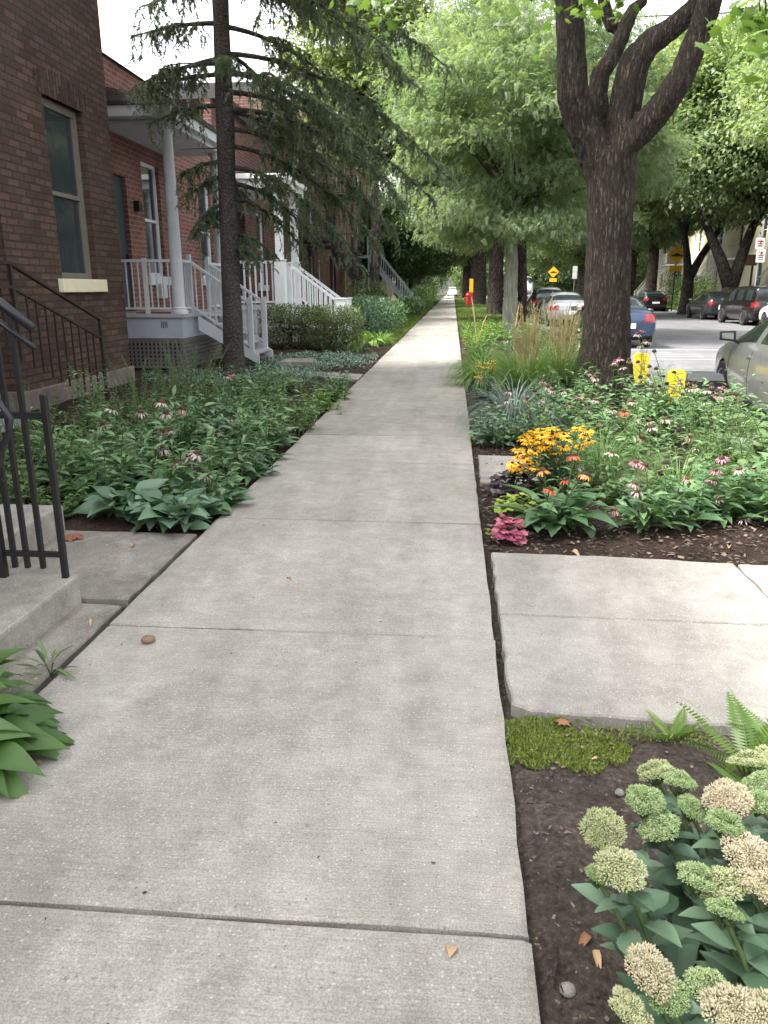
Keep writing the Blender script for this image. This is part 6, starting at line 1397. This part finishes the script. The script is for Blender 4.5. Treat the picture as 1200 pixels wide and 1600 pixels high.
# ---- hedge, shrubs, ground cover, lawns
def leafmass(g, c, rad, n, size, tpl, box=.5, core=.45):
    d = rdir(n); d = np.sign(d)*np.abs(d)**box; d = d/np.maximum(np.abs(d).max(1, keepdims=True)*(1-.35)+.35*np.linalg.norm(d, axis=1, keepdims=True), 1e-6)
    r = RNG.random((n,1))**core; lump = np.array([mnoise.noise((v[0]*2.2+c[0], v[1]*2.2+c[1], v[2]*2.2)) for v in d])[:,None]
    pos = d*r*np.asarray(rad)*(1+.16*lump)+np.asarray(c); g.add(tpl, pos, basis(d*.6+rdir(n)*.8+np.array([0,0,.25]), rdir(n)*.5+np.array([0,0,1.])), uni(.7,1.3,n)*size)
def shrub(label, name, x, y, rad, n, size, mt, tpl=SMALL, cat='shrub', stems=16, box=.7, group=None):
    t = thing(name, label, cat, (x, y, -.05), 0, group); g = NP(); leafmass(g, (0,0,rad[2]*1.02), rad, n, size, tpl, box); s = MB()
    for k in range(stems):
        a = random.uniform(0,6.28); e = Vector((math.cos(a)*rad[0]*.75*random.random(), math.sin(a)*rad[1]*.75*random.random(), rad[2]*random.uniform(1.0,1.8))); s.tube(bez((e.x*.3,e.y*.3,0), (e.x*.5,e.y*.5,e.z*.6), e, 5), [.014,.012,.010,.008,.006,.004], 5, cap=False)
    s.build('stems', M['bark'], t); g.build('foliage', mt, t); return t
shrub('clipped variegated hedge shrub under the white railing', 'hedge_shrub', -4.15, 20.6, (.98,.75,.56), 12500, .058, M['lf_varieg'], group='clipped hedge shrubs')
shrub('clipped variegated hedge shrub nearer the sidewalk', 'hedge_shrub', -2.98, 20.0, (.72,.75,.56), 9500, .058, M['lf_varieg'], group='clipped hedge shrubs')
for lb, x, y, rad, n, m_ in (('dark leafy shrub beyond the hedge', -2.85, 26.5, (1.0,1.5,.62), 3600, 'lf_blue'), ('broad dark shrub beneath the black iron stair', -3.0, 31, (1.2,2.0,.60), 3600, 'lf_cone'), ('light green bush at the foot of the blue grey stair', -2.3, 58, (.9,2.5,.8), 2400, 'lf_fresh'), ('bushy plant before the black stair', -3.9, 36, (1.0,1.6,.95), 2600, 'lf_fresh'), ('low green shrub at the sidewalk edge by the blue grey stair', -2.4, 46, (.7,2.4,.5), 2200, 'lf_cone'), ('bright bush on the left of the far sidewalk', -2.5, 70, (.9,3.5,.9), 2200, 'lf_bright'), ('dark bush farther up the left of the sidewalk', -2.7, 84, (1.0,4,1.3), 2200, 'lf_dark'), ('last bush on the left of the sidewalk', -2.8, 105, (1.1,6,1.5), 2200, 'lf_fresh'),
                            ('rounded green bush across the road behind the dark bin', 18.3, 63, (1.5,2.5,1.2), 2600, 'lf_bright'), ('dark bush across the road by the white stair', 19.8, 72, (1.6,2.5,1.5), 2600, 'lf_dark'), ('leafy bush across the road below the hump sign', 17.6, 57.5, (1.0,1.6,.6), 2000, 'lf_bright'), ('dark bush across the road under the right edge tree', 18.8, 41, (1.4,3,1.2), 2600, 'lf_dark')):
    shrub(lb, 'shrub', x, y, rad, n, .11 if y < 40 else .17, M[m_], tpl=LANCE if y < 40 else SMALL, box=.9)
def patch_cover(name, label, poly_fn, n, x0, x1, y0, y1, hmax, size, mt, tpl, up=.5, z=-.03, cat='ground cover'):
    g = NP(); p = np.stack([uni(x0,x1,n), uni(y0,y1,n)], 1); keep = np.array([poly_fn(a, b) for a, b in p]); p = p[keep]; m_ = len(p)
    h = uni(0,1,m_)*hmax*np.array([.6+.4*mnoise.noise((a*3,b*3,0)) for a, b in p]); g.add(tpl, np.stack([p[:,0], p[:,1], z+h], 1), basis(rdir(m_)*np.array([1,1,.4])+np.array([0,0,up]), np.array([0,0,1.])+RNG.normal(0,.3,(m_,3))), uni(.7,1.3,m_)*size)
    return tag(g.build(name, mt), label, cat, kind='stuff')
def ell(cx, cy, rx, ry, w=.25, s=0):
    return lambda x, y: ((x-cx)/rx)**2+((y-cy)/ry)**2 < 1+w*mnoise.noise((x*2.5, y*2.5, s))*2
patch_cover('ground_cover', 'silvery green periwinkle ground cover before the hedge', ell(-3.0,16.6,1.35,2.0,.3,1), 7000, -4.6,-1.6,14.4,19,.12,.055, M['lf_peri'], SMALL)
patch_cover('ground_cover', 'dark green ground cover around the spruce trunk', ell(-3.7,13.3,1.5,1.5,.35,2), 6500, -5.4,-1.9,11.4,15.2,.13,.055, M['lf_peri'], SMALL)
patch_cover('ground_cover', 'low leafy ground cover behind the steps in the left garden', ell(-3.4,7.5,1.6,3.2,.4,3), 5000, -5.0,-1.7,4.5,11,.10,.06, M['lf_fresh'], SMALL)
patch_cover('moss', 'yellow green moss patch in the corner of the near soil bed', lambda x, y: ((x-.40)/.24)**2+((y-2.40)/.17)**2+.9*mnoise.noise((x*9,y*9,4))+.5*mnoise.noise((x*28,y*28,2)) < .85, 30000, .225,.85,2.1,2.555,.008,.011, M['moss'], diamond_tpl(.3), up=1.0, z=-.03, cat='moss')
patch_cover('moss', 'thin moss creeping along the soil below the walkway edge', ell(.80,2.46,.28,.06,.6,8), 900, .5,.95,2.42,2.54,.015,.014, M['moss'], diamond_tpl(.3), up=1.0, z=-.03, cat='moss')
tri = ([(-.12,0,0),(.12,0,0),(0,1,.15)], [(0,1,2)])
patch_cover('lawn_grass', 'mown green lawn of the far garden strip', lambda x, y: True, 30000, .26,3.25,25,75,.01,.11, M['grass'], tri, up=1.2, cat='grass')
patch_cover('lawn_grass', 'narrow lawn along the left edge of the sidewalk', lambda x, y: x > -2.9+.4*math.sin(y*.4), 16000, -3.4,-1.6,24,60,.01,.11, M['grass'], tri, up=1.2, cat='grass')
patch_cover('lawn_grass', 'green verge across the road', lambda x, y: True, 22000, 15.8,16.6,30,110,.01,.16, M['grass'], tri, up=1.2, cat='grass')
patch_cover('lawn_grass', 'front lawns before the houses across the road', lambda x, y: True, 22000, 18.4,21,40,100,.01,.2, M['grass'], tri, up=1.2, cat='grass')
patch_cover('lawn_grass', 'far lawns of the left gardens and the farthest strip', lambda x, y: x < -1.65 or x > .3, 26000, -6,3.2,60,130,.01,.16, M['grass'], tri, up=1.2, cat='grass')

# ---- litter
chip = ([(-.5,0,0),(.5,.08,.02),(.35,1,.05),(-.4,.9,0),(0,.5,.12)], [(0,1,4),(1,2,4),(2,3,4),(3,0,4)])
M['chip'] = leafmat('mulch_chips', [(0.022,0.014,0.010),(0.05,0.034,0.025),(0.20,0.15,0.11)], trans=0, rough=.9); M['dry'] = leafmat('dry_leaves', [(0.20,0.08,0.04),(0.34,0.17,0.08),(0.52,0.36,0.20)], trans=.2, rough=.7); M['pebble'] = plain('brown_pebble', (0.20,0.12,0.08), .8, var=.3, bumps=.4)
def litter(name, label, n, x0, x1, y0, y1, z, smin, smax, mt, thin=.4):
    g = NP(); s = uni(smin, smax, n); a = uni(0,6.28,n); g.add(chip, np.stack([uni(x0,x1,n), uni(y0,y1,n), np.full(n,z)+uni(-.004,.012,n)], 1), basis(np.stack([np.cos(a), np.sin(a), RNG.normal(0,.2,n)],1), np.array([0,0,1.])+RNG.normal(0,.25,(n,3))), np.stack([s*uni(.15,thin,n)*2, s, s*.5], 1))
    return tag(g.build(name, mt, smooth=False), label, 'litter', kind='stuff')
litter('mulch_chips', 'small wood chips and crumbs scattered over the bare soil', 2600, .24,1.6,.6,2.5,-.024,.004,.016, M['chip'])
litter('mulch_chips', 'bark chips scattered over the front of the flower bed', 5000, .24,3.2,4.3,7.5,-.022,.01,.04, M['chip'])
litter('mulch_chips', 'bark chips scattered over the mulch of the left garden', 5000, -5,-1.58,8.5,17,-.02,.015,.05, M['chip'])
litter('leaf_crumbs', 'tiny leaf crumbs and grit strewn over the sidewalk', 170, -1.5,.2,.9,9,.004,.004,.014, M['chip'])
litter('leaf_crumbs', 'leaf crumbs caught along the edge gap of the sidewalk', 120, .222,.252,1.6,4.4,-.05,.004,.013, M['chip'])
litter('leaf_crumbs', 'leaf crumbs strewn over the old paving by the step', 70, -2.4,-1.6,2.3,4.5,-.004,.006,.022, M['dry'])
dl = [leaf_tpl(.5,.9,.5,4), maple_tpl(.8), leaf_tpl(.32,.7,.6,4)]
def dry_leaf(label, px, py, size, k, tint, z=.006, plane=0.):
    p = PZ(px, py, plane); g = NP(); a = random.uniform(0, 6.28); g.add(dl[k], [(0,0,0)], basis([(math.cos(a), math.sin(a), .12)], np.array([[random.uniform(-.3,.3), random.uniform(-.3,.3), 1.]])), size, np.array([tint])); o = g.build('dry_leaf', M['dry'], loc=(p.x, p.y, plane+z)); return tag(o, label, 'leaf', 'fallen leaves')
dry_leaf('pale yellow leaf lying on the nearest sidewalk slab', 702, 1500, .055, 0, 1.0)
dry_leaf('curled brown leaf beside the iron post on the old paving', 100, 840, .14, 1, .1, .02)
dry_leaf('tan leaf at the foot of the second concrete step', 88, 868, .10, 0, .8, .01)
dry_leaf('small orange leaf on the sidewalk by the hosta tip', 66, 1197, .05, 0, .7)
dry_leaf('brown maple leaf lying on the moss', 866, 1136, .07, 1, .35, .025, -.03)
dry_leaf('yellow leaf curled on the bare soil before the stonecrop', 929, 1490, .06, 2, 1.0, .012, -.03)
dry_leaf('brown leaf beside the yellow leaf on the bare soil', 921, 1468, .05, 0, .2, .012, -.03)
dry_leaf('reddish leaf on the soil under the middle stonecrop', 1002, 1325, .045, 2, .3, .012, -.03)
dry_leaf('pale bit of leaf on the soil below the moss', 935, 1192, .03, 0, 1.0, .012, -.03)
dry_leaf('tan leaf on the mulch at the walkway edge', 892, 865, .07, 0, .9, .012, -.02)
dry_leaf('yellow green leaf on the mulch near the right edge', 1138, 860, .09, 2, 1.0, .012, -.02)
dry_leaf('pale leaf on the old paving near the crack', 205, 855, .05, 0, .9, .006)
dry_leaf('straw coloured leaf on the old paving below the step', 145, 968, .05, 2, 1.0, .0, -.01)
dry_leaf('small leaf lying in the middle of the third sidewalk slab', 448, 905, .035, 0, .3)
b = MB(); p = PZ(232, 1003, 0); b.lathe((p.x, p.y, 0), [(.0,.0),(.022,.001),(.030,.008),(.031,.016),(.024,.024),(.0,.027)], 12); tag(b.build('pebble', M['pebble'], smooth=True), 'small brown pebble lying on the sidewalk', 'stone')
for i, (px, py, r_, lb) in enumerate(((887,1548,.018,'grey stone half buried in the soil in front of the stonecrop'), (968,1240,.014,'small grey stone beside the green stonecrop head'))):
    p = PZ(px, py, -.03); b = MB(); b.lathe((p.x, p.y, -.035), [(.0,.0),(r_,.003),(r_*1.1,.010),(r_*.7,.018),(.0,.02)], 9); tag(b.build('stone', M['step'], smooth=True), lb, 'stone')
tg = MB()
for k, (a_, b_) in enumerate((((868,1475),(862,1545)), ((855,1520),(880,1550)), ((820,1255),(890,1262)), ((850,1540),(868,1500)))):
    A = PZ(*a_, -.018); B = PZ(*b_, -.02); w = MB(); w.tube([A, A.lerp(B,.5)+Vector((.006,.004,.008)), B], [.0028,.0024,.0016], 5); tag(w.build('twig', M['bark_spruce']), ['thin dry twig lying along the bare soil','short twig crossing the long one on the soil','curved twig on the soil below the moss','forked twig end beside the long twig'][k], 'twig', 'twigs on the bare soil')
# ================================================================== light
SUN_EL, SUN_AZ = R(52), R(-112)        # azimuth from +Y towards +X: the sun stands on the left, a little behind the camera
w = bpy.data.worlds.new('World'); SC.world = w; w.use_nodes = True; nt = w.node_tree; bg = nt.nodes['Background']
sk = nt.nodes.new('ShaderNodeTexSky'); sk.sky_type = 'NISHITA'; sk.sun_disc = False; sk.sun_elevation = SUN_EL; sk.sun_rotation = SUN_AZ
sk.air_density = 1.0; sk.dust_density = 4.0; sk.ozone_density = 1.0
hs = nt.nodes.new('ShaderNodeHueSaturation'); hs.inputs['Saturation'].default_value = .16; hs.inputs['Value'].default_value = 1.0
nt.links.new(sk.outputs[0], hs.inputs['Color']); nt.links.new(hs.outputs[0], bg.inputs['Color']); bg.inputs['Strength'].default_value = .15
sd = bpy.data.lights.new('sun', 'SUN'); sd.energy = 1.75; sd.angle = R(9); sd.color = (1.0, .95, .87)
so = bpy.data.objects.new('sun', sd); COL.objects.link(so); so.location = (-20, -10, 30)
dv = Vector((math.sin(SUN_AZ)*math.cos(SUN_EL), math.cos(SUN_AZ)*math.cos(SUN_EL), math.sin(SUN_EL)))
so.rotation_euler = dv.to_track_quat('Z', 'Y').to_euler()
vs_ = SC.view_settings; vs_.view_transform = 'Standard'; vs_.look = 'None'; vs_.gamma = 1.0; vs_.exposure = 2.32; vs_.use_curve_mapping = False
cy = SC.cycles; cy.max_bounces = 6; cy.diffuse_bounces = 3; cy.glossy_bounces = 2; cy.transmission_bounces = 3; cy.transparent_max_bounces = 4
cy.use_denoising = True; cy.denoiser = 'OPENIMAGEDENOISE'; cy.caustics_reflective = False; cy.caustics_refractive = False; cy.sample_clamp_indirect = 6
SC.render.film_transparent = False
